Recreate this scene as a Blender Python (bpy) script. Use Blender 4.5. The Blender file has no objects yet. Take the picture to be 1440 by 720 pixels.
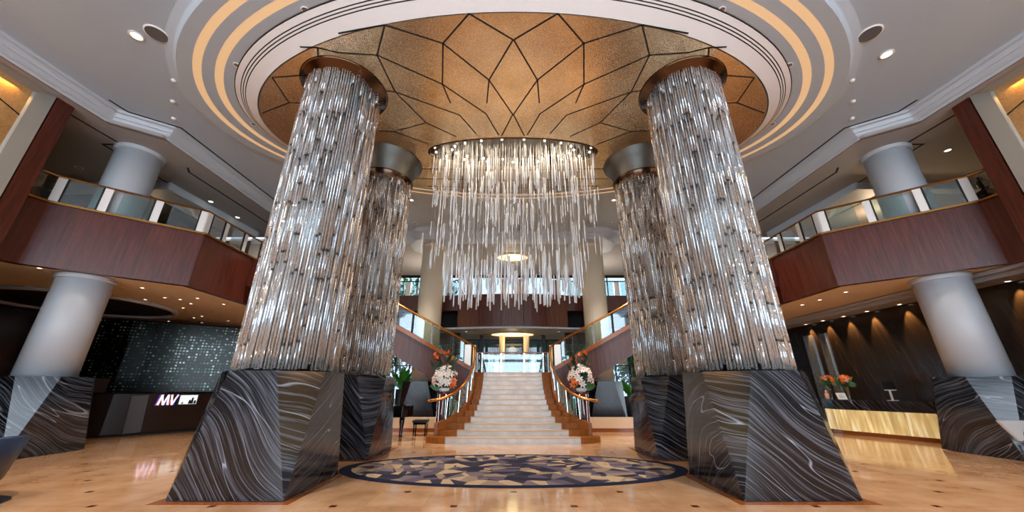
import bpy, math, random
from mathutils import Vector, Matrix, Quaternion
random.seed(7)
R = math.radians
SC = bpy.context.scene
COL = SC.collection
PI = math.pi

# ------------------------------------------------------------------ camera
F_PX, HORIZ, CAM_H = 500.0, 544.5, 1.6
pitch = math.atan((HORIZ - 360) / F_PX)
cam = bpy.data.cameras.new('camera'); cam.sensor_width = 36.0; cam.lens = 36.0 * F_PX / 1440
cam.clip_start = 0.05; cam.clip_end = 300
co = bpy.data.objects.new('camera', cam); COL.objects.link(co)
co.location = (-0.03, 0, CAM_H); co.rotation_euler = (R(90) + pitch, 0, 0)
SC.camera = co
VIEW = SC.view_settings
VIEW.view_transform = 'Standard'; VIEW.look = 'None'; VIEW.gamma = 1.0; VIEW.use_curve_mapping = False
VIEW.exposure = 0.22

# ------------------------------------------------------------------ colours and materials
def lin(c):
    return tuple((v / 12.92 if v <= .04045 else ((v + .055) / 1.055) ** 2.4) for v in (x / 255 for x in c))
def rgba(c): return (*lin(c), 1.0)

def newmat(name):
    m = bpy.data.materials.new(name); m.use_nodes = True
    nt = m.node_tree
    return m, nt, nt.nodes['Principled BSDF']
def mat(name, c, rough=.5, metal=0.0, spec=.5, alpha=1.0, coat=0.0, emis=None, es=0.0):
    m, nt, b = newmat(name)
    b.inputs['Base Color'].default_value = rgba(c); b.inputs['Roughness'].default_value = rough
    b.inputs['Metallic'].default_value = metal; b.inputs['Specular IOR Level'].default_value = spec
    b.inputs['Alpha'].default_value = alpha; b.inputs['Coat Weight'].default_value = coat
    if emis:
        b.inputs['Emission Color'].default_value = rgba(emis); b.inputs['Emission Strength'].default_value = es
    return m
def N(nt, t, **kw):
    n = nt.nodes.new(t)
    for k, v in kw.items():
        if k in n.inputs: n.inputs[k].default_value = v
        else: setattr(n, k, v)
    return n
def coords(nt, scale=(1, 1, 1), rot=(0, 0, 0), loc=(0, 0, 0)):
    tc = N(nt, 'ShaderNodeTexCoord'); mp = N(nt, 'ShaderNodeMapping')
    geo = N(nt, 'ShaderNodeNewGeometry')
    nt.links.new(geo.outputs['Position'], mp.inputs['Vector'])
    mp.inputs['Scale'].default_value = scale; mp.inputs['Rotation'].default_value = rot; mp.inputs['Location'].default_value = loc
    return mp.outputs['Vector']
def ramp(nt, src, stops):
    r = N(nt, 'ShaderNodeValToRGB'); nt.links.new(src, r.inputs['Fac'])
    e = r.color_ramp.elements
    while len(e) > 1: e.remove(e[-1])
    e[0].position = stops[0][0]; e[0].color = rgba(stops[0][1])
    for p, c in stops[1:]:
        x = e.new(p); x.color = rgba(c)
    return r.outputs['Color']
def math_n(nt, op, a, b=None, c=None):
    n = N(nt, 'ShaderNodeMath', operation=op)
    for i, v in enumerate((a, b, c)):
        if v is None: continue
        if isinstance(v, (int, float)): n.inputs[i].default_value = v
        else: nt.links.new(v, n.inputs[i])
    return n.outputs[0]
def mix_c(nt, fac, a, b, mode='MIX'):
    n = N(nt, 'ShaderNodeMix', data_type='RGBA', blend_type=mode)
    for i, v in ((0, fac), (6, a), (7, b)):
        if isinstance(v, (int, float)): n.inputs[i].default_value = v
        elif isinstance(v, tuple): n.inputs[i].default_value = v
        else: nt.links.new(v, n.inputs[i])
    return n.outputs[2]

def wood(name, dark, light, rough=.28, horizontal=False, spec=.5):
    m, nt, b = newmat(name)
    v = coords(nt, (1, 1, 9) if horizontal else (7, 7, .5))
    n = N(nt, 'ShaderNodeTexNoise', Scale=2.2, Detail=7.0, Roughness=.62); nt.links.new(v, n.inputs['Vector'])
    nt.links.new(ramp(nt, n.outputs['Fac'], [(.3, dark), (.7, light)]), b.inputs['Base Color'])
    b.inputs['Roughness'].default_value = rough; b.inputs['Specular IOR Level'].default_value = spec
    return m
def marble_black(name, rot, base=(15, 16, 20), vein=(158, 164, 178), scale=1.0, rough=.13, seedloc=(0, 0, 0), mid=(54, 58, 68)):
    # streaks that flow along a warped direction, like the banding of serpeggiante stone
    m, nt, b = newmat(name)
    v = coords(nt, (1, 1, 1), rot, seedloc)
    wn = N(nt, 'ShaderNodeTexNoise', Scale=.42 * scale, Detail=1.5, Roughness=.4); nt.links.new(v, wn.inputs['Vector'])
    sub = N(nt, 'ShaderNodeVectorMath', operation='MULTIPLY_ADD'); nt.links.new(wn.outputs['Color'], sub.inputs[0])
    sub.inputs[1].default_value = (1.1, 1.1, 1.1); nt.links.new(v, sub.inputs[2])
    def streak(fx, fy, det, off):
        mp = N(nt, 'ShaderNodeMapping'); nt.links.new(sub.outputs[0], mp.inputs['Vector'])
        mp.inputs['Scale'].default_value = (fx, fy, fy); mp.inputs['Location'].default_value = (off, off, 0)
        n = N(nt, 'ShaderNodeTexNoise', Scale=1.0, Detail=det, Roughness=.55); nt.links.new(mp.outputs[0], n.inputs['Vector'])
        return n.outputs['Fac']
    a = streak(40 * scale, .5, 3.0, 0); c = streak(4.0 * scale, .25, 1.0, 9.0); d = streak(34 * scale, .8, 2.0, 4.0)
    broad = ramp(nt, c, [(.3, base), (.55, base), (.75, tuple(int(x * .75) for x in mid))])
    lines = ramp(nt, a, [(0, (0, 0, 0)), (.52, (0, 0, 0)), (.60, tuple(int(x * .5) for x in vein)), (.64, (22, 22, 24)), (1, (0, 0, 0))])
    lines2 = ramp(nt, d, [(0, (0, 0, 0)), (.6, (0, 0, 0)), (.68, tuple(int(x * .42) for x in vein)), (.76, (0, 0, 0))])
    bright = ramp(nt, c, [(.47, (0, 0, 0)), (.498, (0, 0, 0)), (.503, vein), (.508, (0, 0, 0)), (1, (0, 0, 0))])
    x1 = mix_c(nt, 1.0, broad, lines, 'ADD'); x2 = mix_c(nt, 1.0, x1, lines2, 'ADD')
    nt.links.new(mix_c(nt, .8, x2, bright, 'ADD'), b.inputs['Base Color'])
    b.inputs['Roughness'].default_value = rough; b.inputs['Specular IOR Level'].default_value = .6
    return m
def gold_leaf(name, c1, c2, rough=.38, metal=.85):
    m, nt, b = newmat(name)
    v = coords(nt)
    n = N(nt, 'ShaderNodeTexNoise', Scale=.9, Detail=6.0, Roughness=.6); nt.links.new(v, n.inputs['Vector'])
    n2 = N(nt, 'ShaderNodeTexNoise', Scale=38.0, Detail=3.0); nt.links.new(v, n2.inputs['Vector'])
    a = math_n(nt, 'MULTIPLY_ADD', n2.outputs['Fac'], .55, math_n(nt, 'MULTIPLY', n.outputs['Fac'], .55))
    nt.links.new(ramp(nt, a, [(.35, c1), (.72, c2)]), b.inputs['Base Color'])
    b.inputs['Roughness'].default_value = rough; b.inputs['Metallic'].default_value = metal
    bp = N(nt, 'ShaderNodeBump', Strength=.25, Distance=.01); nt.links.new(n2.outputs['Fac'], bp.inputs['Height'])
    nt.links.new(bp.outputs['Normal'], b.inputs['Normal'])
    return m
def glass(name, tint=(225, 238, 235), gloss=.16):
    m = bpy.data.materials.new(name); m.use_nodes = True; nt = m.node_tree; nt.nodes.clear()
    o = N(nt, 'ShaderNodeOutputMaterial'); t = N(nt, 'ShaderNodeBsdfTransparent', Color=rgba(tint))
    g = N(nt, 'ShaderNodeBsdfGlossy', Roughness=.03, Color=(.95, .97, 1, 1))
    lw = N(nt, 'ShaderNodeLayerWeight', Blend=.35)
    mx = N(nt, 'ShaderNodeMixShader')
    f = math_n(nt, 'MULTIPLY_ADD', lw.outputs['Fresnel'], .6, gloss * .5)
    nt.links.new(f, mx.inputs[0]); nt.links.new(t.outputs[0], mx.inputs[1]); nt.links.new(g.outputs[0], mx.inputs[2])
    nt.links.new(mx.outputs[0], o.inputs['Surface'])
    return m
def rod_glass(name, tint, gloss, white):
    m = bpy.data.materials.new(name); m.use_nodes = True; nt = m.node_tree; nt.nodes.clear()
    o = N(nt, 'ShaderNodeOutputMaterial'); t = N(nt, 'ShaderNodeBsdfTransparent', Color=rgba(tint))
    g = N(nt, 'ShaderNodeBsdfGlossy', Roughness=.06, Color=(.96, .97, 1, 1))
    d = N(nt, 'ShaderNodeBsdfDiffuse', Color=(.85, .86, .86, 1))
    lw = N(nt, 'ShaderNodeLayerWeight', Blend=.5)
    m1 = N(nt, 'ShaderNodeMixShader'); m2 = N(nt, 'ShaderNodeMixShader')
    nt.links.new(math_n(nt, 'MULTIPLY_ADD', lw.outputs['Facing'], .55, gloss), m1.inputs[0])
    nt.links.new(t.outputs[0], m1.inputs[1]); nt.links.new(g.outputs[0], m1.inputs[2])
    m2.inputs[0].default_value = white
    nt.links.new(m1.outputs[0], m2.inputs[1]); nt.links.new(d.outputs[0], m2.inputs[2])
    nt.links.new(m2.outputs[0], o.inputs['Surface'])
    return m

M = {}
M['ceil'] = mat('ceiling_paint', (172, 187, 202), .7)
M['ceil_ring'] = mat('ceiling_ring_paint', (178, 191, 203), .6)
M['moulding'] = mat('moulding_paint', (190, 197, 204), .5)
M['soffit'] = mat('soffit_paint', (220, 198, 166), .65)
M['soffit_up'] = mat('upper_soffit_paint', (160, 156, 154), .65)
M['shadow_gap'] = mat('dark_gap', (24, 23, 23), .8)
M['white_band'] = mat('white_band_paint', (214, 208, 204), .55)
M['wood'] = wood('reddish_wood', (62, 27, 19), (98, 46, 33), .3, spec=.35)
M['wood_stair'] = wood('plum_wood', (62, 36, 34), (92, 56, 50), .3)
M['wood_dark'] = wood('dark_bar_wood', (22, 11, 8), (44, 22, 16), .22)
M['bronze'] = mat('bronze_metal', (150, 104, 52), .3, .9)
M['brass'] = mat('brass_rail', (196, 132, 66), .24, .85)
M['steel'] = mat('polished_steel', (215, 216, 216), .16, .9)
M['white_daylit'] = mat('daylit_white_steel', (236, 234, 228), .3, .15)  # daylight reflected by the steel posts is put into this white
M['dark_metal'] = mat('dark_metal', (30, 28, 27), .4, .6)
M['copper'] = mat('copper_mirror', (92, 72, 58), .2, 1.0)
M['mirror'] = mat('mirror_cladding', (138, 138, 136), .3, 1.0)
M['satin'] = mat('satin_silver', (104, 104, 100), .5, 1.0)
M['column'] = mat('column_paint', (186, 190, 194), .42)
M['column_cream'] = mat('cream_column_stone', (222, 208, 184), .45)
M['gold'] = gold_leaf('champagne_leaf', (198, 168, 130), (252, 224, 184), .25, .85)
M['gold_wall'] = gold_leaf('gold_leaf_wall', (196, 144, 82), (244, 200, 138), .42, .6)
M['frame_silver'] = mat('silver_frame', (172, 172, 165), .32, .7)
M['cove'] = mat('cove_light', (150, 128, 104), .5, emis=(255, 204, 148), es=.5)
M['lamp'] = mat('lamp_lens', (255, 244, 226), .4, emis=(255, 240, 214), es=5.0)
M['lamp'].cycles.emission_sampling = 'NONE'
M['lamp_off'] = mat('unlit_lens', (120, 116, 112), .4)
M['trim_white'] = mat('fixture_white', (228, 226, 222), .45)
M['speaker'] = mat('speaker_mesh', (92, 92, 95), .7)
M['glass'] = glass('clear_glass')
M['glass_win'] = glass('window_glass', (184, 194, 200), .1)
M['rod'] = rod_glass('clear_glass_rod', (236, 240, 240), .24, .08)
M['rod_ch'] = rod_glass('chandelier_glass_rod', (250, 250, 248), .3, .5)
M['joint'] = mat('dark_joint', (26, 25, 25), .4)
M['brown_marble'] = wood('brown_marble', (122, 66, 22), (166, 98, 42), .4, spec=.12)
M['brown_edge'] = mat('brown_stone_edge', (140, 78, 34), .2)
M['cream_marble'] = None
M['navy'] = mat('navy_leather', (34, 48, 74), .45)
M['navy_dark'] = mat('dark_base', (16, 20, 30), .3)
M['black_lacquer'] = mat('black_lacquer', (10, 10, 11), .08, coat=.5)
M['black_leather'] = mat('black_leather', (20, 20, 22), .4)
M['red_lacquer'] = mat('dark_red_lacquer', (96, 22, 16), .12, coat=.6)
M['white_glaze'] = mat('white_glaze', (235, 232, 226), .2)
M['petal'] = mat('lily_petal', (246, 240, 226), .5)
M['orange'] = mat('orange_petal', (236, 112, 40), .5)
M['pink'] = mat('pink_petal', (238, 176, 150), .5)
M['leaf'] = mat('leaf_green', (52, 98, 40), .45)
M['leaf_dark'] = mat('leaf_dark_green', (28, 60, 34), .45)
M['leaf_bright'] = mat('leaf_bright_green', (86, 170, 60), .45)
M['bark'] = mat('tree_bark', (92, 80, 66), .85)
M['granite'] = None
M['cream_wall'] = mat('cream_stone', (232, 204, 168), .25)
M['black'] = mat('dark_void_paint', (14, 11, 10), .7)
M['char'] = mat('charcoal', (34, 32, 32), .5)
M['white_card'] = mat('white_card', (238, 236, 232), .5)
M['screen'] = mat('screen_white', (230, 235, 235), .3, emis=(214, 228, 230), es=.75)
M['screen_dark'] = mat('screen_figure', (18, 20, 22), .3)
M['sign_white'] = mat('sign_letters', (250, 246, 255), .3, emis=(240, 226, 255), es=.9)
M['sign_purple'] = mat('sign_edges', (124, 70, 190), .3, emis=(120, 60, 200), es=.6)
M['sign_orange'] = mat('sign_edges_orange', (232, 140, 70), .3, emis=(232, 130, 60), es=.6)
M['bust'] = mat('dark_bronze_bust', (30, 27, 24), .45, .3)
M['acrylic'] = rod_glass('translucent_grey_acrylic', (190, 194, 194), .12, .42)
M['dark_red'] = mat('dark_red_post', (70, 16, 12), .3)
M['red_mat'] = mat('red_floor_mat', (168, 26, 26), .8)
M['rear_soffit'] = mat('cool_soffit_paint', (196, 200, 206), .5)
M['frost'] = mat('frosted_canopy', (206, 216, 226), .6)
M['garden_ground'] = mat('garden_soil_and_lawn', (78, 92, 62), .95)
M['mirror_strip'] = mat('mirror_strip', (196, 210, 216), .12, .85)

def marble_cream():
    m, nt, b = newmat('cream_marble_steps')
    v = coords(nt)
    n = N(nt, 'ShaderNodeTexNoise', Scale=2.5, Detail=6.0); nt.links.new(v, n.inputs['Vector'])
    nt.links.new(ramp(nt, n.outputs['Fac'], [(.3, (176, 164, 150)), (.7, (208, 198, 184))]), b.inputs['Base Color'])
    b.inputs['Roughness'].default_value = .16
    return m
M['cream_marble'] = marble_cream()
M['nosing'] = mat('tan_nosing', (186, 154, 120), .25)
def floor_mat():
    m, nt, b = newmat('polished_tan_marble_floor')
    v = coords(nt)
    sep = N(nt, 'ShaderNodeSeparateXYZ'); nt.links.new(v, sep.inputs[0])
    X, Y = sep.outputs[0], sep.outputs[1]
    PX, PY = 1.73, 1.5
    def inset(ox, oy):
        fx = math_n(nt, 'ABSOLUTE', math_n(nt, 'SUBTRACT', math_n(nt, 'FRACT', math_n(nt, 'DIVIDE', math_n(nt, 'ADD', X, 50 * PX - ox + PX / 2), PX)), .5))
        fy = math_n(nt, 'ABSOLUTE', math_n(nt, 'SUBTRACT', math_n(nt, 'FRACT', math_n(nt, 'DIVIDE', math_n(nt, 'ADD', Y, 50 * PY - oy + PY / 2), PY)), .5))
        return math_n(nt, 'MULTIPLY', math_n(nt, 'LESS_THAN', fx, .05 / PX), math_n(nt, 'LESS_THAN', fy, .05 / PY))
    ins = math_n(nt, 'MAXIMUM', inset(0, 6.77), inset(PX / 2, 6.02))
    bt = N(nt, 'ShaderNodeTexBrick', offset=.5)
    bt.inputs['Scale'].default_value = 1.0; bt.inputs['Brick Width'].default_value = .865; bt.inputs['Row Height'].default_value = .75
    bt.inputs['Mortar Size'].default_value = .004; bt.inputs['Mortar Smooth'].default_value = .4
    bt.inputs['Color1'].default_value = (.9, .9, .9, 1); bt.inputs['Color2'].default_value = (1, 1, 1, 1); bt.inputs['Mortar'].default_value = (.62, .58, .54, 1)
    nt.links.new(v, bt.inputs['Vector'])
    n = N(nt, 'ShaderNodeTexNoise', Scale=1.4, Detail=7.0, Roughness=.6); nt.links.new(v, n.inputs['Vector'])
    base = ramp(nt, n.outputs['Fac'], [(.28, (170, 122, 82)), (.5, (196, 150, 110)), (.74, (212, 174, 136))])
    c = mix_c(nt, 1.0, base, bt.outputs['Color'], 'MULTIPLY')
    nt.links.new(mix_c(nt, ins, c, rgba((74, 42, 24))), b.inputs['Base Color'])
    b.inputs['Roughness'].default_value = .1; b.inputs['Specular IOR Level'].default_value = .55
    return m
M['floor'] = floor_mat()
def rug_mat():
    m, nt, b = newmat('abstract_faceted_rug_pile')
    v = coords(nt, (1, 1, 0))
    sep = N(nt, 'ShaderNodeSeparateXYZ'); nt.links.new(v, sep.inputs[0])
    vo = N(nt, 'ShaderNodeTexVoronoi', Scale=2.7, Randomness=1.0); nt.links.new(v, vo.inputs['Vector'])
    s1 = N(nt, 'ShaderNodeSeparateXYZ'); nt.links.new(vo.outputs['Color'], s1.inputs[0])
    df = N(nt, 'ShaderNodeVectorMath', operation='SUBTRACT'); nt.links.new(v, df.inputs[0]); nt.links.new(vo.outputs['Position'], df.inputs[1])
    s2 = N(nt, 'ShaderNodeSeparateXYZ'); nt.links.new(df.outputs[0], s2.inputs[0])
    ang = math_n(nt, 'MULTIPLY', s1.outputs[0], 6.283)
    dot = math_n(nt, 'ADD', math_n(nt, 'MULTIPLY', s2.outputs[0], math_n(nt, 'COSINE', ang)), math_n(nt, 'MULTIPLY', s2.outputs[1], math_n(nt, 'SINE', ang)))
    f = math_n(nt, 'FRACT', math_n(nt, 'ADD', s1.outputs[1], math_n(nt, 'MULTIPLY', math_n(nt, 'GREATER_THAN', dot, 0.0), .37)))
    r = N(nt, 'ShaderNodeValToRGB'); nt.links.new(f, r.inputs['Fac']); r.color_ramp.interpolation = 'CONSTANT'
    e = r.color_ramp.elements; e[0].position = 0; e[0].color = rgba((58, 54, 66)); e[1].position = .2; e[1].color = rgba((150, 126, 106))
    for p, c in ((.4, (118, 104, 108)), (.55, (44, 44, 60)), (.68, (184, 156, 124)), (.84, (96, 84, 94))):
        x = e.new(p); x.color = rgba(c)
    ex = math_n(nt, 'DIVIDE', sep.outputs[0], 3.6); ey = math_n(nt, 'DIVIDE', math_n(nt, 'SUBTRACT', sep.outputs[1], 8.54), 1.56)
    d = math_n(nt, 'SQRT', math_n(nt, 'ADD', math_n(nt, 'MULTIPLY', ex, ex), math_n(nt, 'MULTIPLY', ey, ey)))
    nt.links.new(mix_c(nt, math_n(nt, 'GREATER_THAN', d, .93), r.outputs['Color'], rgba((30, 34, 50))), b.inputs['Base Color'])
    b.inputs['Roughness'].default_value = .95; b.inputs['Specular IOR Level'].default_value = .1
    return m
M['rug'] = rug_mat()
def crystal_screen():
    m, nt, b = newmat('crystal_bead_screen')
    v = coords(nt, (1, 1, 1))
    sep = N(nt, 'ShaderNodeSeparateXYZ'); nt.links.new(v, sep.inputs[0])
    comb = N(nt, 'ShaderNodeCombineXYZ')
    nt.links.new(math_n(nt, 'ADD', sep.outputs[0], math_n(nt, 'MULTIPLY', sep.outputs[1], .7)), comb.inputs[0]); nt.links.new(sep.outputs[2], comb.inputs[1])
    bt = N(nt, 'ShaderNodeTexBrick', offset=0.0)
    bt.inputs['Scale'].default_value = 1; bt.inputs['Brick Width'].default_value = .15; bt.inputs['Row Height'].default_value = .13
    bt.inputs['Mortar Size'].default_value = .035; bt.inputs['Color1'].default_value = (0, 0, 0, 1); bt.inputs['Color2'].default_value = (1, 1, 1, 1); bt.inputs['Mortar'].default_value = (0, 0, 0, 1)
    nt.links.new(comb.outputs[0], bt.inputs['Vector'])
    n = N(nt, 'ShaderNodeTexNoise', Scale=.8, Detail=3.0); nt.links.new(v, n.inputs['Vector'])
    g = ramp(nt, n.outputs['Fac'], [(.35, (90, 104, 98)), (.5, (110, 156, 136)), (.65, (220, 235, 226))])
    spark = ramp(nt, bt.outputs['Color'], [(0, (8, 12, 11)), (.3, (40, 50, 46)), (.7, (130, 146, 138)), (1, (255, 255, 250))])
    nt.links.new(mix_c(nt, 1.0, g, spark, 'MULTIPLY'), b.inputs['Base Color'])
    b.inputs['Roughness'].default_value = .25; b.inputs['Metallic'].default_value = .3
    return m
M['crystal'] = crystal_screen()
def onyx():
    m, nt, b = newmat('backlit_gold_onyx')
    v = coords(nt, (4.5, 4.5, .5))
    n = N(nt, 'ShaderNodeTexNoise', Scale=2.0, Detail=4.0); nt.links.new(v, n.inputs['Vector'])
    c = ramp(nt, n.outputs['Fac'], [(.3, (178, 150, 92)), (.52, (212, 186, 124)), (.72, (250, 240, 200))])
    nt.links.new(c, b.inputs['Base Color']); nt.links.new(c, b.inputs['Emission Color']); b.inputs['Emission Strength'].default_value = .5
    b.inputs['Roughness'].default_value = .25
    return m
M['onyx'] = onyx()
PL = [marble_black('black_veined_marble_a', (0, R(46), R(24)), seedloc=(0, 0, 0)),
      marble_black('black_veined_marble_b', (0, R(54), R(-30)), seedloc=(3, 1, 2)),
      marble_black('black_veined_marble_c', (0, R(40), R(30)), seedloc=(7, 5, 1)),
      marble_black('black_veined_marble_d', (0, R(58), R(-20)), seedloc=(2, 8, 4))]
M['granite'] = marble_black('blue_black_granite', (R(20), R(40), R(10)), (22, 26, 34), (66, 75, 92), .6, .24, mid=(38, 45, 58))
M['wall_marble'] = marble_black('dark_wall_marble', (R(40), R(20), R(-30)), (34, 30, 28), (46, 41, 38), .5, .2, mid=(50, 44, 40))

for k_ in ('cove2', 'screen', 'sign_white', 'sign_purple', 'sign_orange', 'lamp'):
    if k_ in M: M[k_].cycles.emission_sampling = 'NONE'
# ------------------------------------------------------------------ object helpers
def world_loc(o):
    v = Vector((0, 0, 0))
    while o: v += o.location; o = o.parent
    return v
def tag(o, label, cat, group=None, kind=None):
    if label: o['label'] = label
    if cat: o['category'] = cat
    if group: o['group'] = group
    if kind: o['kind'] = kind
    return o
def thing(name, label, cat, loc=(0, 0, 0), group=None):
    o = bpy.data.objects.new(name, None); COL.objects.link(o); o.location = loc; o.empty_display_size = .1
    return tag(o, label, cat, group)

class MB:
    def __init__(self): self.v = []; self.f = []; self.mi = []; self.sm = []
    def add(self, vs, fs, mi=0, smooth=False):
        b = len(self.v); self.v += [Vector(p) for p in vs]
        for f in fs: self.f.append([b + i for i in f]); self.mi.append(mi); self.sm.append(smooth)
        return self
    def box(self, x0, x1, y0, y1, z0, z1, mi=0):
        vs = [(x0, y0, z0), (x1, y0, z0), (x1, y1, z0), (x0, y1, z0), (x0, y0, z1), (x1, y0, z1), (x1, y1, z1), (x0, y1, z1)]
        return self.add(vs, [(3, 2, 1, 0), (4, 5, 6, 7), (0, 1, 5, 4), (1, 2, 6, 5), (2, 3, 7, 6), (3, 0, 4, 7)], mi)
    def prism(self, pts, z0, z1, mi=0):       # plan polygon (any winding), vertical sides
        a = sum(pts[i][0] * pts[(i + 1) % len(pts)][1] - pts[(i + 1) % len(pts)][0] * pts[i][1] for i in range(len(pts)))
        if a < 0: pts = pts[::-1]
        n = len(pts)
        f0 = (lambda p: z0(p)) if callable(z0) else (lambda p: z0)
        f1 = (lambda p: z1(p)) if callable(z1) else (lambda p: z1)
        vs = [(p[0], p[1], f0(p)) for p in pts] + [(p[0], p[1], f1(p)) for p in pts]
        fs = [tuple(range(n - 1, -1, -1)), tuple(range(n, 2 * n))] + [(i, (i + 1) % n, n + (i + 1) % n, n + i) for i in range(n)]
        return self.add(vs, fs, mi)
    def extrude(self, pts3, d, mi=0):          # closed 3-D polygon extruded by vector d
        n = len(pts3); d = Vector(d)
        vs = [Vector(p) for p in pts3] + [Vector(p) + d for p in pts3]
        fs = [tuple(range(n)), tuple(range(2 * n - 1, n - 1, -1))] + [(i, n + i, n + (i + 1) % n, (i + 1) % n) for i in range(n)]
        return self.add(vs, fs, mi)
    def beam(self, a, b, w, h, mi=0, up=(0, 0, 1)):   # rectangular bar a->b
        a, b = Vector(a), Vector(b); d = (b - a).normalized(); up = Vector(up)
        s = d.cross(up)
        if s.length < 1e-4: s = d.cross(Vector((1, 0, 0)))
        s.normalize(); u = s.cross(d).normalized()
        vs = [p + s * (w / 2 * i) + u * (h / 2 * j) for p in (a, b) for i, j in ((-1, -1), (1, -1), (1, 1), (-1, 1))]
        return self.add(vs, [(3, 2, 1, 0), (4, 5, 6, 7), (0, 1, 5, 4), (1, 2, 6, 5), (2, 3, 7, 6), (3, 0, 4, 7)], mi)
    def lathe(self, prof, c=(0, 0, 0), n=32, mi=0, sx=1, sy=1, smooth=True, caps=True):
        vs = []; fs = []
        for r, z in prof:
            for i in range(n):
                t = 2 * PI * i / n; vs.append((c[0] + r * sx * math.cos(t), c[1] + r * sy * math.sin(t), c[2] + z))
        for k in range(len(prof) - 1):
            for i in range(n):
                j = (i + 1) % n; fs.append((k * n + i, k * n + j, (k + 1) * n + j, (k + 1) * n + i))
        self.add(vs, fs, mi, smooth)
        if caps:
            b = len(self.v) - len(vs)
            if prof[0][0] > 1e-6: self.f.append([b + i for i in range(n - 1, -1, -1)]); self.mi.append(mi); self.sm.append(False)
            if prof[-1][0] > 1e-6: self.f.append([b + (len(prof) - 1) * n + i for i in range(n)]); self.mi.append(mi); self.sm.append(False)
        return self
    def tube(self, pts, r, n=10, mi=0, close=False, squash=1.0):
        pts = [Vector(p) for p in pts]; vs = []; fs = []; m = len(pts)
        for k, p in enumerate(pts):
            d = (pts[min(k + 1, m - 1)] - pts[max(k - 1, 0)]).normalized()
            s = d.cross(Vector((0, 0, 1)))
            if s.length < 1e-3: s = Vector((1, 0, 0))
            s.normalize(); u = s.cross(d).normalized()
            rr = r[k] if isinstance(r, (list, tuple)) else r
            for i in range(n):
                t = 2 * PI * i / n; vs.append(p + s * (rr * math.cos(t)) + u * (rr * squash * math.sin(t)))
        for k in range(m - 1):
            for i in range(n):
                j = (i + 1) % n; fs.append((k * n + i, k * n + j, (k + 1) * n + j, (k + 1) * n + i))
        fs += [tuple(range(n - 1, -1, -1)), tuple((m - 1) * n + i for i in range(n))]
        return self.add(vs, fs, mi, True)
    def ball(self, c, rx, ry=None, rz=None, n=14, mi=0):
        ry = ry or rx; rz = rz or rx
        prof = [(math.sin(PI * k / n), -math.cos(PI * k / n)) for k in range(n + 1)]
        vs = []; fs = []
        for r, z in prof:
            for i in range(n):
                t = 2 * PI * i / n; vs.append((c[0] + r * rx * math.cos(t), c[1] + r * ry * math.sin(t), c[2] + z * rz))
        for k in range(n):
            for i in range(n):
                j = (i + 1) % n; fs.append((k * n + i, k * n + j, (k + 1) * n + j, (k + 1) * n + i))
        return self.add(vs, fs, mi, True)
    def xform(self, mtx, start=0):
        for i in range(start, len(self.v)): self.v[i] = mtx @ self.v[i]
        return self
    def mesh(self, name, mats, off=Vector((0, 0, 0))):
        me = bpy.data.meshes.new(name); me.from_pydata([tuple(p - off) for p in self.v], [], self.f)
        for m_ in (mats if isinstance(mats, (list, tuple)) else [mats]): me.materials.append(m_)
        me.polygons.foreach_set('material_index', self.mi); me.polygons.foreach_set('use_smooth', self.sm)
        me.validate(); me.update()
        return me
    def build(self, name, mats, parent=None, bevel=0, label=None):
        if parent: off = world_loc(parent)
        else:
            xs = [p.x for p in self.v]; ys = [p.y for p in self.v]; zs = [p.z for p in self.v]
            off = Vector(((min(xs) + max(xs)) / 2, (min(ys) + max(ys)) / 2, min(zs)))
        o = bpy.data.objects.new(name, self.mesh(name, mats, off)); COL.objects.link(o)
        if parent: o.parent = parent
        else: o.location = off
        if bevel:
            bv = o.modifiers.new('bevel', 'BEVEL'); bv.width = bevel; bv.segments = 2; bv.limit_method = 'ANGLE'
        if label: o['label'] = label
        return o
def struct(mb, name, mats, parent=None):
    o = mb.build(name, mats, parent)
    if not parent: o['kind'] = 'structure'
    return o
def link_copy(o, parent, loc, rot=None, scale=None):
    c = o.copy(); COL.objects.link(c); c.parent = parent; c.location = loc
    if rot is not None: c.rotation_euler = rot
    if scale is not None: c.scale = (scale,) * 3
    return c
def spline(pts, n=8):
    P = [Vector(p) for p in pts]; out = []
    for i in range(len(P) - 1):
        p0 = P[max(i - 1, 0)]; p1 = P[i]; p2 = P[i + 1]; p3 = P[min(i + 2, len(P) - 1)]
        for k in range(n):
            t = k / n
            out.append(.5 * ((2 * p1) + (p2 - p0) * t + (2 * p0 - 5 * p1 + 4 * p2 - p3) * t * t + (3 * p1 - p0 - 3 * p2 + p3) * t ** 3))
    out.append(P[-1]); return out
SIDE = {-1: 'lounge', 1: 'reception'}

# ------------------------------------------------------------------ setting: floor, ceiling, walls
struct(MB().box(-22, 22, -9, 24.0, -.2, 0), 'floor', M['floor'])
CZ = 9.42
struct(MB().box(-13, 13, -9, 18.3, CZ, CZ + .3), 'ceiling', M['ceil'])

# oval ceiling assembly
OC = 8.68
def ell(a, b, n=128, yc=OC): return [(a * math.cos(2 * PI * i / n), yc + b * math.sin(2 * PI * i / n)) for i in range(n)]
def ring_strip(mb, e0, z0, e1, z1, mi=0, smooth=True):
    n = len(e0)
    mb.add([(p[0], p[1], z0) for p in e0] + [(p[0], p[1], z1) for p in e1], [(i, n + i, n + (i + 1) % n, (i + 1) % n) for i in range(n)], mi, smooth)
DZ = 8.75
DA, DB = 7.2, 3.6
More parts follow.
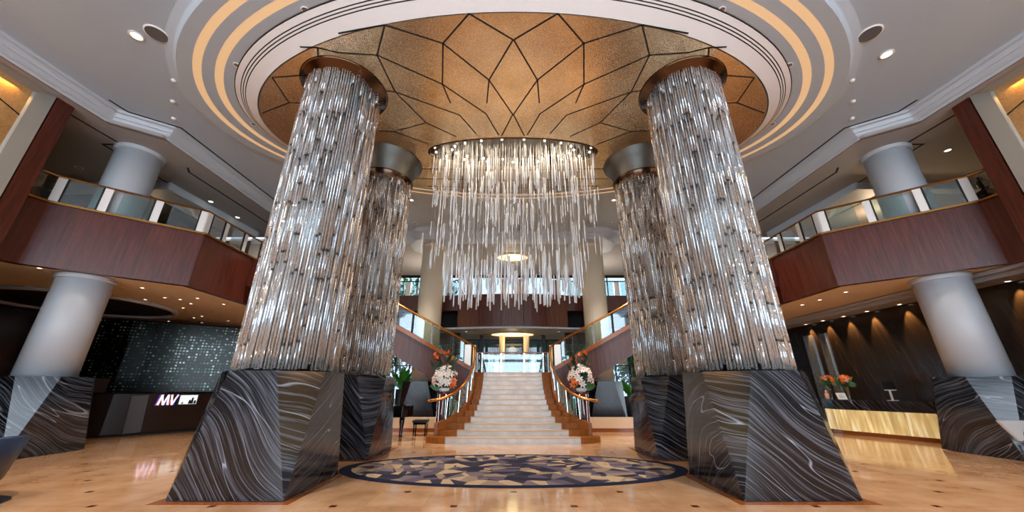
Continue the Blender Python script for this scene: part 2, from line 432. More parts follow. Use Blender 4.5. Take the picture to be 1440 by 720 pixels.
# gold medallion (a disc 6 cm thick, with an oval opening for the chandelier)
CHA, CHB, CHY = 2.75, .73, 9.66
def seams():
    H = lambda u, v: 0
    s, c = math.sin(pitch), math.cos(pitch)
    def g(u, v):
        x = (u - 720) / F_PX; y = (360 - v) / F_PX; k = (DZ - CAM_H) / (s + c * y); return (x * k, (c - y * s) * k)
    N1 = (719.5, 56); N2 = (621, 61); N4 = (686, 112.5); N6 = (528.5, 77.5); N8 = (539, 35); N10 = (620.5, 118.5); N12 = (719.5, 161)
    N13 = (554, 129); N15 = (597.5, 172.5); N17 = (553.5, 185); A1 = (657.5, 19)
    E = [(A1, N2), (A1, N1), (N1, N4), (N2, N4), (N2, N10), (N8, N2), (N8, N6), (N6, N10), (N6, N13), (N4, N12), (N10, (632, 145)), (N4, (683, 145)), (N12, (704, 191)),
         (N10, (682, 160)), ((682, 160), (700, 190)), (N13, N15), (N15, (640, 192)), (N13, (645, 162)), ((645, 162), (668, 188)), (N17, N15), (N17, (602, 203)), (N6, (474, 74)),
         ((474, 74), (445, 67)), ((445, 67), (446, 91)), ((381, 109), (434, 105)), ((381, 109), (405, 144.5)), ((405, 144.5), (430, 145)), ((405, 144.5), (367, 159)), (N17, (531, 184)),
         (N13, (527, 126)), (N8, (474, 47)), ((445, 67), (420, 66))]
    out = []
    for a, b in E:
        pa, pb = g(*a), g(*b); out.append((pa, pb)); out.append(((-pa[0], pa[1]), (-pb[0], pb[1])))
    for y in (10.55, 11.2, 11.75):
        w = 6.2 * math.sqrt(max(0, 1 - ((y - OC) / DB) ** 2))
        for sg in (-1, 1): out.append(((sg * (CHA * 1.02 if y < 10.3 else 0.0), y + .12), (sg * w, y - .02)))
    return out
mb = MB()
inner = [(CHA * math.cos(2 * PI * i / 128), CHY + CHB * math.sin(2 * PI * i / 128)) for i in range(128)]
ring_strip(mb, inner, DZ, ell(DA, DB), DZ, 0, False)
ring_strip(mb, ell(DA, DB), DZ, ell(DA, DB), DZ + .05, 0)
ring_strip(mb, ell(DA, DB), DZ + .05, inner, DZ + .05, 0, False)
for a, b in seams(): mb.beam((a[0], a[1], DZ), (b[0], b[1], DZ), .035, .008, 1)
struct(mb, 'ceiling_medallion', [M['gold'], M['shadow_gap']])
# white sloping band with three air slots, then stepped rings with lit coves
def E_(k): return ell(*k)
mb = MB()
b0, b1 = (7.24, 3.62), (7.86, 4.12)
def lerp(t): return (b0[0] + (b1[0] - b0[0]) * t, b0[1] + (b1[1] - b0[1]) * t), 8.76 + .34 * t
stops = [(0, 0), (.5, 1), (.54, 0), (.60, 1), (.64, 0), (.70, 1), (.74, 0), (.96, 1), (1.0, 0)]
for (t0, mi), (t1, _) in zip(stops, stops[1:]):
    (e0, z0), (e1, z1) = lerp(t0), lerp(t1); ring_strip(mb, ell(*e0), z0, ell(*e1), z1, mi)
struct(mb, 'trim_1', [M['white_band'], M['shadow_gap']])
c2i, c2o, c1i, c1o, out = (8.11, 4.31), (8.33, 4.45), (8.62, 4.66), (8.84, 4.8), (9.2, 5.02)
mb = MB(); ring_strip(mb, ell(*b1), 9.12, ell(*c2i), 9.12); struct(mb, 'trim_2', M['ceil_ring'])
mb = MB(); ring_strip(mb, ell(*c2o), 9.16, ell(*c1i), 9.16); ring_strip(mb, ell(*c2o), 9.28, ell(*c2o), 9.16); struct(mb, 'trim_3', M['ceil_ring'])
mb = MB(); ring_strip(mb, ell(*c1o), 9.2, ell(*out), 9.2); ring_strip(mb, ell(*out), 9.2, ell(9.3, 5.1), 9.36); ring_strip(mb, ell(9.3, 5.1), 9.36, ell(9.5, 5.25), 9.42); ring_strip(mb, ell(*c1o), 9.3, ell(*c1o), 9.2); struct(mb, 'trim_4', M['ceil_ring'])
for i, (e0, e1, z0_, z1_) in enumerate(((c2i, c2o, 9.121, 9.161), (c1i, c1o, 9.161, 9.201))):
    mb = MB(); ring_strip(mb, ell(*e0), z0_, ell(*e1), z1_); ring_strip(mb, ell(*e1), z1_ + .02, ell(*e0), z0_ + .02)
    o = mb.build('cove_light', M['cove']); tag(o, ('inner' if i == 0 else 'outer') + ' oval ring of warm cove light around the gold ceiling', 'cove light')

# moulding between the high ceiling and the side soffits
def side_poly(s, pts): return [(s * x, y) for x, y in pts]
MOULD = [(12.05, -9), (11.98, 6.0), (11.85, 8.5), (10.8, 9.25), (10.72, 14.3), (10.72, 17.3)]
def strip_along(mb, pts, prof, mi=0):     # prof: list of (offset outwards, z)
    P = []
    for i, p in enumerate(pts):
        p = Vector(p)
        d0 = (p - Vector(pts[i - 1])).normalized() if i else None
        d1 = (Vector(pts[i + 1]) - p).normalized() if i < len(pts) - 1 else None
        d = ((d0 or d1) + (d1 or d0)).normalized(); n = Vector((d.y, -d.x))
        k = 1 / max(.5, n.dot(Vector(((d1 or d0).y, -(d1 or d0).x))))
        P.append((p, n * k))
    vs = []; m = len(prof)
    for p, n in P:
        for o_, z in prof: vs.append((p.x + n.x * o_, p.y + n.y * o_, z))
    fs = []
    for i in range(len(P) - 1):
        for k in range(m - 1): fs.append((i * m + k, (i + 1) * m + k, (i + 1) * m + k + 1, i * m + k + 1))
    mb.add(vs, fs, mi); return mb
def rect_rail(mb, pts, w, z0, z1, off=0, mi=0):
    return strip_along(mb, pts, [(off - w / 2, z0), (off + w / 2, z0), (off + w / 2, z1), (off - w / 2, z1), (off - w / 2, z0)], mi)
MZ = 9.02
mprof = [(-.02, 9.42), (-.02, 9.34), (.08, 9.34), (.08, 9.26), (.1, 9.22), (.16, 9.22), (.16, 9.12), (.2, 9.1), (.26, 9.1), (.26, 9.02), (.3, 9.02)]
for s in (-1, 1):
    pts = side_poly(s, MOULD)
    mb = strip_along(MB(), pts, [(s * o_, z) for o_, z in mprof]); struct(mb, 'trim_%d' % (5 if s < 0 else 6), M['moulding'])
    poly = [(s * (x + .28), y) for x, y in MOULD] + [(s * 19.5, 17.3), (s * 19.5, -9)]
    struct(MB().prism(poly, MZ, MZ + .12), 'ceiling_' + ('left' if s < 0 else 'right'), M['soffit_up'])
    # air slot beside the moulding, and dark reveal lines in the soffit
    mb = MB(); rect_rail(mb, side_poly(s, [(11.72, 8.1), (11.65, 8.58), (10.66, 9.3), (10.58, 14.3)]), .05, CZ - .01, CZ + .01)
    rect_rail(mb, side_poly(s, [(12.9, 7.2), (12.75, 9.6), (13.35, 9.6), (13.35, 12.6)]), .06, MZ - .01, MZ + .01)
    rect_rail(mb, side_poly(s, [(11.7, 10.9), (11.9, 11.2), (11.75, 17.0)]), .06, MZ - .01, MZ + .01)
    struct(mb, 'trim_%d' % (7 if s < 0 else 8), M['shadow_gap'])
    # lower bulkhead over the upper floor
    struct(MB().prism(side_poly(s, [(13.2, 11.9), (12.95, 16.6), (19.5, 16.6), (19.5, 11.9)]), 8.72, MZ), 'trim_%d' % (9 if s < 0 else 10), M['moulding'])
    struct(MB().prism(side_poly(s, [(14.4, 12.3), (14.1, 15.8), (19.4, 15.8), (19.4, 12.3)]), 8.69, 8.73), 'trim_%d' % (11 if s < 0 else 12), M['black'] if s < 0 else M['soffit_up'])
# rear soffit with octagonal collars round the rear columns
RCX, RCY = 4.33, 18.4
oct_ = lambda r, cx, cy: [(cx + r / math.cos(PI / 8) * math.cos(PI / 8 + PI / 4 * i), cy + r / math.cos(PI / 8) * math.sin(PI / 8 + PI / 4 * i)) for i in range(8)]
struct(MB().box(-19.5, 19.5, 17.55, 24, 8.95, 9.1), 'ceiling_rear', M['soffit_up'])
mb = MB()
for z0, z1, o_ in ((9.22, 9.45, 0), (9.08, 9.22, .12), (8.94, 9.08, .24)):
    mb.box(-11, 11, 17.3 + o_, 17.75 + o_, z0, z1)
struct(mb, 'trim_13', M['moulding'])
for s in (-1, 1):
    mb = MB()
    for r, z0, z1 in ((1.55, 9.16, 9.42), (1.4, 9.02, 9.16), (1.25, 8.88, 9.02)): mb.prism(oct_(r, s * RCX, RCY), z0, z1)
    struct(mb, 'trim_%d' % (14 if s < 0 else 15), M['moulding'])

# outer walls
struct(MB().box(-13.3, -12.72, -9, 7.95, 0, CZ), 'wall_left', M['wood'])
struct(MB().box(12.72, 13.3, -9, 7.95, 0, CZ), 'wall_right', M['wood'])
struct(MB().box(-19.8, -19.5, 7.6, 24, 0, 9.3), 'wall_lounge', M['wood_dark'])
struct(MB().box(14.1, 14.4, 7.95, 18.9, 0, 4.63), 'wall_reception', M['wall_marble'])
struct(MB().box(19.5, 19.8, 7.6, 24, 4.6, 9.3), 'wall_upper_right', M['soffit_up'])
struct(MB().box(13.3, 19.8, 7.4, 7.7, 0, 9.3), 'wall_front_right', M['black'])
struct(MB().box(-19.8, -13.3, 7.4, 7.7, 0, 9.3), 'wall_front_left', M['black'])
struct(MB().box(10.6, 14.4, 18.9, 19.2, 0, 4.63), 'wall_corner_right', M['wood_dark'])
# entrance wall behind the viewer: piers and header of a glazed front
mb = MB()
for x in (-13, -9, -4.5, 4.5, 9, 13): mb.box(x - .12, x + .12, -9.1, -8.8, 0, 9.3)
mb.box(-13, 13, -9.1, -8.8, 4.4, 4.7)
struct(mb, 'trim_16', M['dark_metal'])

# back facade
YB = 23.8
mb = MB()
for x0, x1 in ((-19.8, -11), (11, 19.8)): mb.box(x0, x1, YB, YB + .3, 0, 9.3)
mb.box(-11, 11, YB, YB + .3, 4.55, 6.3); mb.box(-11, 11, YB, YB + .3, 8.85, 9.3)
struct(mb, 'wall_back', M['wood_dark'])
def window(n, x0, x1, z0, z1, nx, hz=()):
    mb = MB(); w = .035
    for i in range(nx + 1):
        x = x0 + (x1 - x0) * i / nx; mb.box(x - w, x + w, YB + .05, YB + .15, z0, z1)
    for z in (z0 + .03, z1 - .03, *hz): mb.box(x0, x1, YB + .05, YB + .15, z - .03, z + .03)
    fr = mb.build('window_%d' % n, M['dark_metal']); fr['kind'] = 'structure'
    MB().box(x0, x1, YB + .09, YB + .11, z0, z1).build('window_pane', M['glass_win'], fr)
window(1, -11, -3.7, 0, 4.55, 5, (2.9,)); window(2, -3.7, 3.7, 0, 4.55, 5, (3.6,)); window(3, 3.7, 11, 0, 4.55, 5, (2.9,))
window(4, -11, 0, 6.3, 8.85, 5); window(5, 0, 11, 6.3, 8.85, 5)
struct(MB().box(-22, 22, 24.1, 60, -.6, -.05), 'ground_garden', M['garden_ground'])

# ------------------------------------------------------------------ side balconies
EDGE = [(13.3, 7.0), (12.9, 8.75), (10.36, 10.95), (10.36, 13.9), (10.36, 17.6)]
SOF, FT = 4.63, 6.4
for s in (-1, 1):
    nm = 'left' if s < 0 else 'right'
    e = side_poly(s, EDGE)
    inner_e = [(s * (x + .25), y + .05) for x, y in EDGE]
    poly = inner_e + [(s * 10.6, 24), (s * 19.5, 24), (s * 19.5, 7.7), (s * 13.6, 7.7)]
    struct(MB().prism(poly, SOF + .02, 5.9), 'ceiling_lower_' + nm, M['soffit'])
    mb = MB(); rect_rail(mb, e, .2, SOF, FT, s * .1); struct(mb, 'wall_balcony_' + nm, M['wood'])
    # bronze ledge
    mb = MB(); rect_rail(mb, e, .3, FT, FT + .06, s * .08); struct(mb, 'trim_%d' % (17 if s < 0 else 18), M['bronze'])
    # step-out where the upper stair lands
    struct(MB().box(s * 10.34, s * 8.9, 13.35, 17.5, 5.28, 6.38) if s > 0 else MB().box(-10.34, -8.9, 13.35, 17.5, 5.28, 6.38), 'wall_landing_' + nm, M['wood'])
    # balustrade
    t = thing('balustrade', 'glass and bronze balustrade along the balcony above the ' + ('lounge bar' if s < 0 else 'reception desk'), 'balustrade', (s * 11.6, 10, FT + .06))
    rail = [(x + s * .08, y, FT + .86) for x, y in e]
    MB().tube([Vector(p) for p in rail[:1]] + [Vector(p) for p in rail[1:]], .035, 8).build('handrail', M['bronze'], t)
    segs = list(zip(e[:4], e[1:5]))
    for k, (p, q) in enumerate(segs):
        p, q = Vector(p), Vector(q); L = (q - p).length; n = max(1, round(L / 1.05)); d = (q - p) / n; u = d.normalized(); off = Vector((s * .08, 0))
        for i in range(n):
            a = p + d * i + off; b = p + d * (i + 1) + off
            MB().beam((*(a + u * .2), FT + .45), (*(b - u * .2), FT + .45), .015, .76).build('glass_panel', M['glass'], t)
            for pt, o_ in ((a, .1), (b, -.1)):
                if ((i == 0 and o_ > 0) or o_ < 0) and not (k == 0 and i == n - 1 and o_ < 0):
                    c0 = pt + u * o_
                    MB().beam((*(c0 - u * .09), FT + .45), (*(c0 + u * .09), FT + .45), .03, .76).build('post', M['white_daylit'], t)
                    c1 = c0 - u * (.11 if o_ < 0 else -.11)
                    MB().beam((*(c1 - u * .02), FT + .45), (*(c1 + u * .02), FT + .45), .05, .78).build('mullion', M['dark_metal'], t)

# ------------------------------------------------------------------ gold wall panels at the two front corners
for s in (-1, 1):
    t = thing('gold_wall_panel', 'gold leaf wall panel in silver frame, high on the %s side front wall' % SIDE[s], 'wall panel', (s * 12.6, 3.0, 4.4))
    x = 12.55
    bx = lambda a, b, *r: (min(s * a, s * b), max(s * a, s * b), *r)
    p = MB().box(*bx(x + .02, x + .1, -4, 7.28, 3.9, 8.9))
    for a, b in (((7.26, 8.1), (4.7, 8.88)), ((7.26, 6.5), (5.4, 7.8)), ((5.4, 7.8), (4.3, 6.0)), ((6.4, 5.4), (5.0, 6.9)), ((4.7, 8.6), (3.6, 7.2)), ((5.0, 6.9), (3.6, 7.2)), ((7.26, 5.0), (6.4, 5.4))):
        p.beam((s * (x + .02), *a), (s * (x + .02), *b), .03, .012, 1, up=(1, 0, 0))
    p.build('gold_panel', [M['gold_wall'], M['shadow_gap']], t)
    fr = MB()
    fr.extrude([(s * (x + .02), 7.24, 3.7), (s * (x - .02), 7.28, 3.7), (s * (x - .13), 7.58, 3.7), (s * (x + .15), 7.6, 3.7)], (0, 0, 5.31))
    fr.extrude([(s * (x + .02), -4.2, 8.86), (s * (x - .02), -4.2, 8.88), (s * (x - .1), -4.2, 9.01), (s * (x + .15), -4.2, 9.01)], (0, 11.6, 0))
    fr.box(*bx(x - .1, x + .15, -4.2, 7.4, 3.7, 3.95))
    fr.build('frame', M['frame_silver'], t)
    struct(MB().box(*bx(12.42, 12.75, 7.62, 8.0, 0, 9.02)), 'wall_pier_' + ('left' if s < 0 else 'right'), M['wood'])

# ------------------------------------------------------------------ plinths and columns
PH = 1.86
def plinth(cx, cy, half, R8, matl, label, border=True):
    t = thing('marble_plinth', label, 'plinth', (cx, cy, 0))
    k = R8 * .42
    bot = [(-half, -half), (half, -half), (half, half), (-half, half)]
    top = [(-k, -R8), (k, -R8), (R8, -k), (R8, k), (k, R8), (-k, R8), (-R8, k), (-R8, -k)]
    vs = [(cx + x, cy + y, .012) for x, y in bot] + [(cx + x, cy + y, PH) for x, y in top]
    fs = [(0, 1, 5, 4), (1, 6, 5), (1, 2, 7, 6), (2, 8, 7), (2, 3, 9, 8), (3, 10, 9), (3, 0, 11, 10), (0, 4, 11), tuple(range(4, 12)), (3, 2, 1, 0)]
    MB().add(vs, fs).build('stone_body', matl, t)
    if border:
        h2 = half + .15; mb = MB()
        mb.box(cx - h2, cx + h2, cy - h2, cy - half - .002, 0, .003); mb.box(cx - h2, cx + h2, cy + half + .002, cy + h2, 0, .003)
        mb.box(cx - h2, cx - half - .002, cy - half, cy + half, 0, .003); mb.box(cx + half + .002, cx + h2, cy - half, cy + half, 0, .003)
        mb.build('floor_border', M['brown_edge'], t, label='brown stone strip at the foot')
    return t
GX, GR = 4.31, .86
def rod_variants(HT):
    out = []
    for k in range(12):
        rnd = random.Random(50 + k); mb = MB(); top = HT - PH - rnd.choice((0, 0, .04, .1, .02)); z = .01 + rnd.choice((0, 0, .02, .1)); joints = []
        cuts = sorted(rnd.uniform(.3, HT - 2.2) for _ in range(rnd.choice((2, 3, 3, 4))))
        zs = [z] + [c for i, c in enumerate(cuts) if i == 0 or c - cuts[i - 1] > .4] + [top]
        for a, b in zip(zs, zs[1:]):
            mb.lathe([(.023, a + .012), (.023, b - .012)], n=8, mi=0, caps=True)
            if b != top: mb.lathe([(.0245, b - .02), (.0245, b + .02)], n=8, mi=1, caps=True)
        out.append(mb.mesh('glass_rod', [M['rod'], M['joint']]))
    return out
RODV = {'front': rod_variants(8.64), 'rear': rod_variants(7.98)}
for (sy, yy) in (('front', 7.1), ('rear', 10.3)):
    for s in (-1, 1):
        near = ('nearest the lounge bar' if s < 0 else 'nearest the reception desk') if sy == 'front' else ('beside the grand piano' if s < 0 else 'beside the bright green garden plant')
        i = (0 if s < 0 else 1) + (0 if sy == 'front' else 2)
        cx = s * GX if sy == 'front' else s * 4.28
        plinth(cx, yy, .88, .93, PL[i], 'black veined marble plinth under the %s glass-rod column %s' % (sy, near))
        t = thing('glass_rod_column', 'tall %s round column clad in clear vertical glass rods, %s' % (sy, near), 'column', (cx, yy, PH))
        MB().lathe([(GR - .12, PH + .001), (GR - .12, DZ - .02)], (cx, yy, 0), 48).build('mirrored_core', M['mirror'], t)
        if sy == 'front':
            MB().lathe([(GR - .1, 8.56), (GR - .06, 8.58), (GR + .05, 8.66), (GR + .14, DZ - .03), (GR + .18, DZ - .005), (GR - .1, DZ - .005)], (cx, yy, 0), 48, caps=False).build('copper_collar', M['copper'], t, label='copper mirrored collar at the top')
        else:
            MB().lathe([(GR - .1, 7.75), (GR - .02, 7.8), (GR + .03, 7.98), (GR + .05, 8.02), (GR - .1, 8.02)], (cx, yy, 0), 48, caps=False).build('copper_collar', M['copper'], t, label='copper mirrored collar at the top')
            MB().lathe([(GR - .02, 8.02), (GR + .02, 8.25), (GR + .12, 8.5), (GR + .3, DZ - .02), (GR + .3, DZ - .003)], (cx, yy, 0), 48, caps=False).build('flared_cap', M['satin'], t, label='flared silver cap above the collar')
        for k in range(100):
            a = 2 * PI * k / 100; rr = GR - .03 + (.022 if k % 4 == 0 else 0)
            o = bpy.data.objects.new('glass_rod', random.choice(RODV[sy])); COL.objects.link(o); o.parent = t
            o.location = (rr * math.cos(a), rr * math.sin(a), 0); o.rotation_euler = (0, 0, random.random() * 6)
def white_column(cx, cy, r, z0, z1, m_, label, plinth_label, pm, upper=True):
    plinth(cx, cy, .86, .9, pm, plinth_label, False)
    t = thing('round_column', label, 'column', (cx, cy, PH))
    segs = [(z0, z1)] if not upper else [(z0, SOF), (5.9, z1)]
    for a, b in segs:
        MB().lathe([(r, a + .002), (r, b - .12)], (cx, cy, 0), 48).build('shaft', m_, t)
        MB().lathe([(r - .01, b - .12), (r + .045, b - .12), (r + .045, b - .06), (r + .02, b - .05), (r + .02, b - .03), (r + .06, b - .02), (r + .06, b)], (cx, cy, 0), 48).build('capital_ring', m_, t)
for s in (-1, 1):
    white_column(s * 12.62, 10.12, .585, PH, MZ, M['column'], 'thick white round column rising through the balcony on the %s side' % SIDE[s],
                 'black marble plinth under the white column on the %s side' % SIDE[s], PL[3 if s < 0 else 1])
    white_column(s * RCX, RCY, .62, PH, 8.9, M['column_cream'], 'cream round column behind the staircase, above the %s' % ('piano bench' if s < 0 else 'green garden plant'),
                 'blue-black granite block behind the low cream wall, %s' % ('beside the piano bench' if s < 0 else 'beside the green garden plant'), M['granite'], False)

# ------------------------------------------------------------------ rug
mb = MB(); e0 = ell(3.6, 1.56, 96, 8.54); n = len(e0)
mb.add([(x, y, .005) for x, y in e0] + [(x, y, .016) for x, y in e0] + [(x * .995, 8.54 + (y - 8.54) * .99, .02) for x, y in e0],
       [tuple(range(n - 1, -1, -1)), tuple(range(2 * n, 3 * n))] + [(k * n + i, k * n + (i + 1) % n, (k + 1) * n + (i + 1) % n, (k + 1) * n + i) for k in (0, 1) for i in range(n)])
tag(mb.build('oval_rug', M['rug']), 'large oval rug with faceted beige and navy pattern on the marble floor', 'rug')

# ------------------------------------------------------------------ central staircase
NS, RISE, TR, Y0 = 13, .169, .32, 12.0
cream_w = [2.06, 1.75, 1.56, 1.40, 1.31, 1.25, 1.22, 1.20, 1.19, 1.19, 1.20, 1.21, 1.23]
outer_w = [2.75, 2.52, 2.10, 1.86, 1.64, 1.54, 1.50, 1.49, 1.49, 1.50, 1.53, 1.58, 1.64]
stair = thing('staircase', 'cream marble central staircase with brown edges rising to the landing', 'staircase', (0, 14, 0))
YL = Y0 + (NS - 1) * TR
for i in range(NS):
    ya = Y0 + i * TR; yb = YL + 1.85 if i == NS - 1 else ya + TR; z1 = (i + 1) * RISE; z0 = 0 if i < 2 else z1 - RISE - .05
    c, o_ = cream_w[i], outer_w[i]
    bow = .12 if i < 2 else 0
    mb = MB().prism([(-c, ya + bow * .3), (-c * .5, ya - bow * .0), (c * .5, ya), (c, ya + bow * .3), (c, yb), (-c, yb)], z0, z1 - .03)
    mb.prism([(-c, ya - .02 + bow * .3), (-c * .5, ya - .02), (c * .5, ya - .02), (c, ya - .02 + bow * .3), (c, yb), (-c, yb)], z1 - .03, z1, 1)
    st = mb.build('step', [M['cream_marble'], M['nosing']], stair)
    for s in (-1, 1):
        if i < 2:
            arc = [(s * (c + .002), ya)] + [(s * (c + (o_ - c) * math.sin(PI / 2 * k / 6)), ya + (.5 - .12 * i) * (1 - math.cos(PI / 2 * k / 6)) ) for k in range(1, 7)] + [(s * o_, yb + .25), (s * (c + .002), yb + .25 if i == 0 else yb)]
            mb = MB().prism(arc, 0, z1)
        else:
            mb = MB().prism([(s * (c + .002), ya), (s * o_, ya), (s * (outer_w[min(i + 1, NS - 1)]), yb), (s * (c + .002), yb)], z0, z1)
        mb.build('step_border', M['brown_marble'], st)
# stringers: a curved bronze-brown band outside the borders, with closed wood side below
def ow(y):
    k = (y - Y0) / TR
    if k <= 1: k = 1 + 0 * k
    i = int(k); f = k - i
    return outer_w[min(i, NS - 1)] * (1 - f) + outer_w[min(i + 1, NS - 1)] * f
for s in (-1, 1):
    line = [(ow(y) + .03, y, RISE * ((y - Y0) / TR + 1)) for y in [12.42 + .2 * k for k in range(18)]]
    P = [Vector((s * x, y, z)) for x, y, z in line]
    mb = MB(); vs = []; m = 4
    for p in P: vs += [(p.x - s * .02, p.y, p.z + .14), (p.x + s * .08, p.y, p.z + .14), (p.x + s * .08, p.y, max(0.0, p.z - .34)), (p.x - s * .02, p.y, max(0.0, p.z - .34))]
    fs = [(i * 4 + k, (i + 1) * 4 + k, (i + 1) * 4 + (k + 1) % 4, i * 4 + (k + 1) % 4) for i in range(len(P) - 1) for k in range(4)] + [(0, 1, 2, 3), tuple(len(vs) - 1 - k for k in range(4))]
    mb.add(vs, fs); mb.build('stringer', M['brass'] if False else M['brown_edge'], stair)
    mb = MB(); vs = []
    for p in P: vs += [(p.x + s * .02, p.y, max(.01, p.z - .33)), (p.x + s * .07, p.y, max(.01, p.z - .33)), (p.x + s * .07, p.y, 0.0), (p.x + s * .02, p.y, 0.0)]
    mb.add(vs, fs); mb.build('side_panel', M['wood_stair'], stair)
    # balustrade of the central flight
    b = thing('stair_balustrade', 'curved brass handrail with glass along the %s side of the central stairs' % SIDE[s], 'balustrade', (s * 2.0, 13.6, .5))
    pts = [(1.66, 15.9, 3.26), (1.60, 15.5, 3.05), (1.53, 14.8, 2.66), (1.52, 14.1, 2.28), (1.57, 13.5, 1.95), (1.74, 13.0, 1.63), (2.02, 12.66, 1.38), (2.32, 12.5, 1.25), (2.6, 12.48, 1.2), (2.72, 12.5, 1.19)]
    path = spline([(s * x, y, z) for x, y, z in pts], 6)
    MB().tube(path, .045, 10).build('handrail', M['brass'], b)
    MB().lathe([(.05, 0), (.075, .01), (.075, .05), (.05, .06)], (s * 2.74, 12.52, 1.16), 16).build('volute', M['brass'], b)
    MB().box(s * 1.66 - .055, s * 1.66 + .055, 15.85, 15.97, 2.2, 3.32).build('newel_post', M['brass'], b)
    glass_pts = [p for p in path if p.y < 15.8 and abs(p.x) < 2.3]
    chunk = max(1, len(glass_pts) // 5)
    for g in range(0, len(glass_pts) - 1, chunk):
        seg = glass_pts[g:g + chunk + 1]
        if len(seg) < 2: continue
        mb = MB(); vs = []
        for p in seg:
            zb = RISE * ((p.y - Y0) / TR + 1) + .17
            for dx in (-.006, .006): vs += [(p.x + dx + s * .06, p.y, zb), (p.x + dx + s * .02, p.y, p.z - .05)]
        k = len(seg)
        fs = []
        for q in range(k - 1):
            a = q * 4; c_ = (q + 1) * 4
            fs += [(a, c_, c_ + 1, a + 1), (a + 2, a + 3, c_ + 3, c_ + 2)]
        mb.add(vs, fs, 0, True); mb.build('glass_panel', M['glass'], b)
        p = seg[0]; zb = RISE * ((p.y - Y0) / TR + 1) + .15
        MB().beam((p.x + s * .05, p.y, zb), (p.x + s * .01, p.y, p.z - .03), .05, .02).build('post', M['steel'], b)
# landing rail
t = thing('landing_balustrade', 'glass balustrade with brown rail across the back of the stair landing', 'balustrade', (0, 17.5, 2.2))
LZ = NS * RISE
MB().beam((-1.75, 17.55, LZ + .95), (1.75, 17.55, LZ + .95), .08, .05).build('handrail', M['brown_edge'], t)
for k in range(3): MB().beam((-1.6 + k * 1.07, 17.55, LZ + .47), (-.56 + k * 1.07, 17.55, LZ + .47), .012, .82).build('glass_panel', M['glass'], t)
for x in (-1.68, -1.45, -.54, .54, 1.45, 1.68): MB().box(x - .035, x + .035, 17.5, 17.6, LZ, LZ + .93).build('post', M['steel'], t)
MB().box(-1.9, 1.9, 17.62, 17.7, LZ - .5, LZ + .02).build('edge_beam', M['wood'], t)

# upper side flights
SL = .53; X0 = 1.75; X1 = 8.75
for s in (-1, 1):
    t = thing('upper_stair_flight', 'plum wood upper stair flight climbing from landing to the %s side balcony' % SIDE[s], 'staircase', (s * 5, 16.5, 2))
    zt = lambda x: LZ + SL * (x - X0)
    yf = 15.62
    def side(y): return [(s * X0, y, zt(X0) + .06), (s * X1, y, zt(X1) + .06), (s * X1, y, zt(X1) - 1.05), (s * (X0 + 1.9), y, zt(X0 + 1.9) - 1.1), (s * X0, y, zt(X0) - 1.5)]
    MB().extrude(side(yf), (0, .08, 0)).build('front_stringer', M['wood_stair'], t)
    MB().extrude(side(17.5), (0, .08, 0)).build('rear_stringer', M['wood_stair'], t)
    mb = MB(); mb.beam((s * X0, yf + .02, zt(X0) + .13), (s * X1, yf + .02, zt(X1) + .13), .14, .16); mb.build('bronze_kerb', M['brown_edge'], t)
    MB().extrude([(s * X0, yf + .08, zt(X0) - .9), (s * X1, yf + .08, zt(X1) - .9), (s * X1, yf + .08, zt(X1) - 1.0), (s * X0, yf + .08, zt(X0) - 1.0)], (0, 1.8, 0)).build('soffit', M['wood_stair'], t)
    mb = MB()
    for k in range(22):
        xa = X0 + k * .318; mb.box(min(s * xa, s * (xa + .318)), max(s * xa, s * (xa + .318)), yf + .09, 17.49, LZ + k * RISE - .2, LZ + (k + 1) * RISE - .02)
    mb.build('steps', M['cream_marble'], t)
    b = thing('flight_balustrade', 'sloping glass balustrade with brass rail on the %s side upper flight' % SIDE[s], 'balustrade', (s * 5, yf, 3))
    MB().tube([(s * (X0 - .08), yf + .02, zt(X0) + 1.08), (s * X1, yf + .02, zt(X1) + 1.08)], .045, 10).build('handrail', M['brass'], b)
    MB().box(*sorted((s * (X0 + .02), s * (X0 + .3))), yf - .005, yf + .045, zt(X0) + .25, zt(X0) + 1.12).build('end_panel', M['white_daylit'], b, label='cream flat end panel beside the newel')
    nP = 8; w = (X1 - X0) / nP
    for k in range(nP):
        xa, xb = X0 + k * w + (.34 if k == 0 else .05), X0 + (k + 1) * w - .05
        MB().extrude([(s * xa, yf + .015, zt(xa) + .24), (s * xb, yf + .015, zt(xb) + .24), (s * xb, yf + .015, zt(xb) + 1.03), (s * xa, yf + .015, zt(xa) + 1.03)], (0, .012, 0)).build('glass_panel', M['glass'], b)
        xp = X0 + (k + 1) * w
        MB().box(*sorted((s * (xp - .04), s * (xp + .04))), yf, yf + .04, zt(xp) + .2, zt(xp) + 1.06).build('post', M['steel'] if k % 2 else M['dark_metal'], b)

# ------------------------------------------------------------------ rear bridge and dark back wall
t = MB()
nA = 12
arc = [(-3.0 + 6.0 * k / nA, 18.95 + .35 * ((-3.0 + 6.0 * k / nA) / 3) ** 2) for k in range(nA + 1)]
struct(MB().prism(arc + [(3.0, 20.3), (-3.0, 20.3)], SOF, FT), 'wall_bridge_bay', M['wood'])
mb = MB(); mb.box(-9.0, -3.02, 19.4, 19.6, 5.55, FT); mb.box(3.02, 9.0, 19.4, 19.6, 5.55, FT); struct(mb, 'wall_bridge', M['wood'])
mb = MB()
for k in range(1, 5): 
    x = -3.0 + 6.0 * k / 5; y = 18.95 + .35 * (x / 3) ** 2; mb.box(x - .012, x + .012, y - .012, y + .01, SOF, FT)
struct(mb, 'trim_19', M['shadow_gap'])
struct(MB().box(-11, 11, 19.62, YB, 6.2, 6.3), 'floor_bridge', M['cream_wall'])
mb = MB(); mb.box(-9.5, -3.02, 20.7, 20.9, 3.9, 6.2); mb.box(3.02, 9.5, 20.7, 20.9, 3.9, 6.2); struct(mb, 'wall_recess', M['black'])
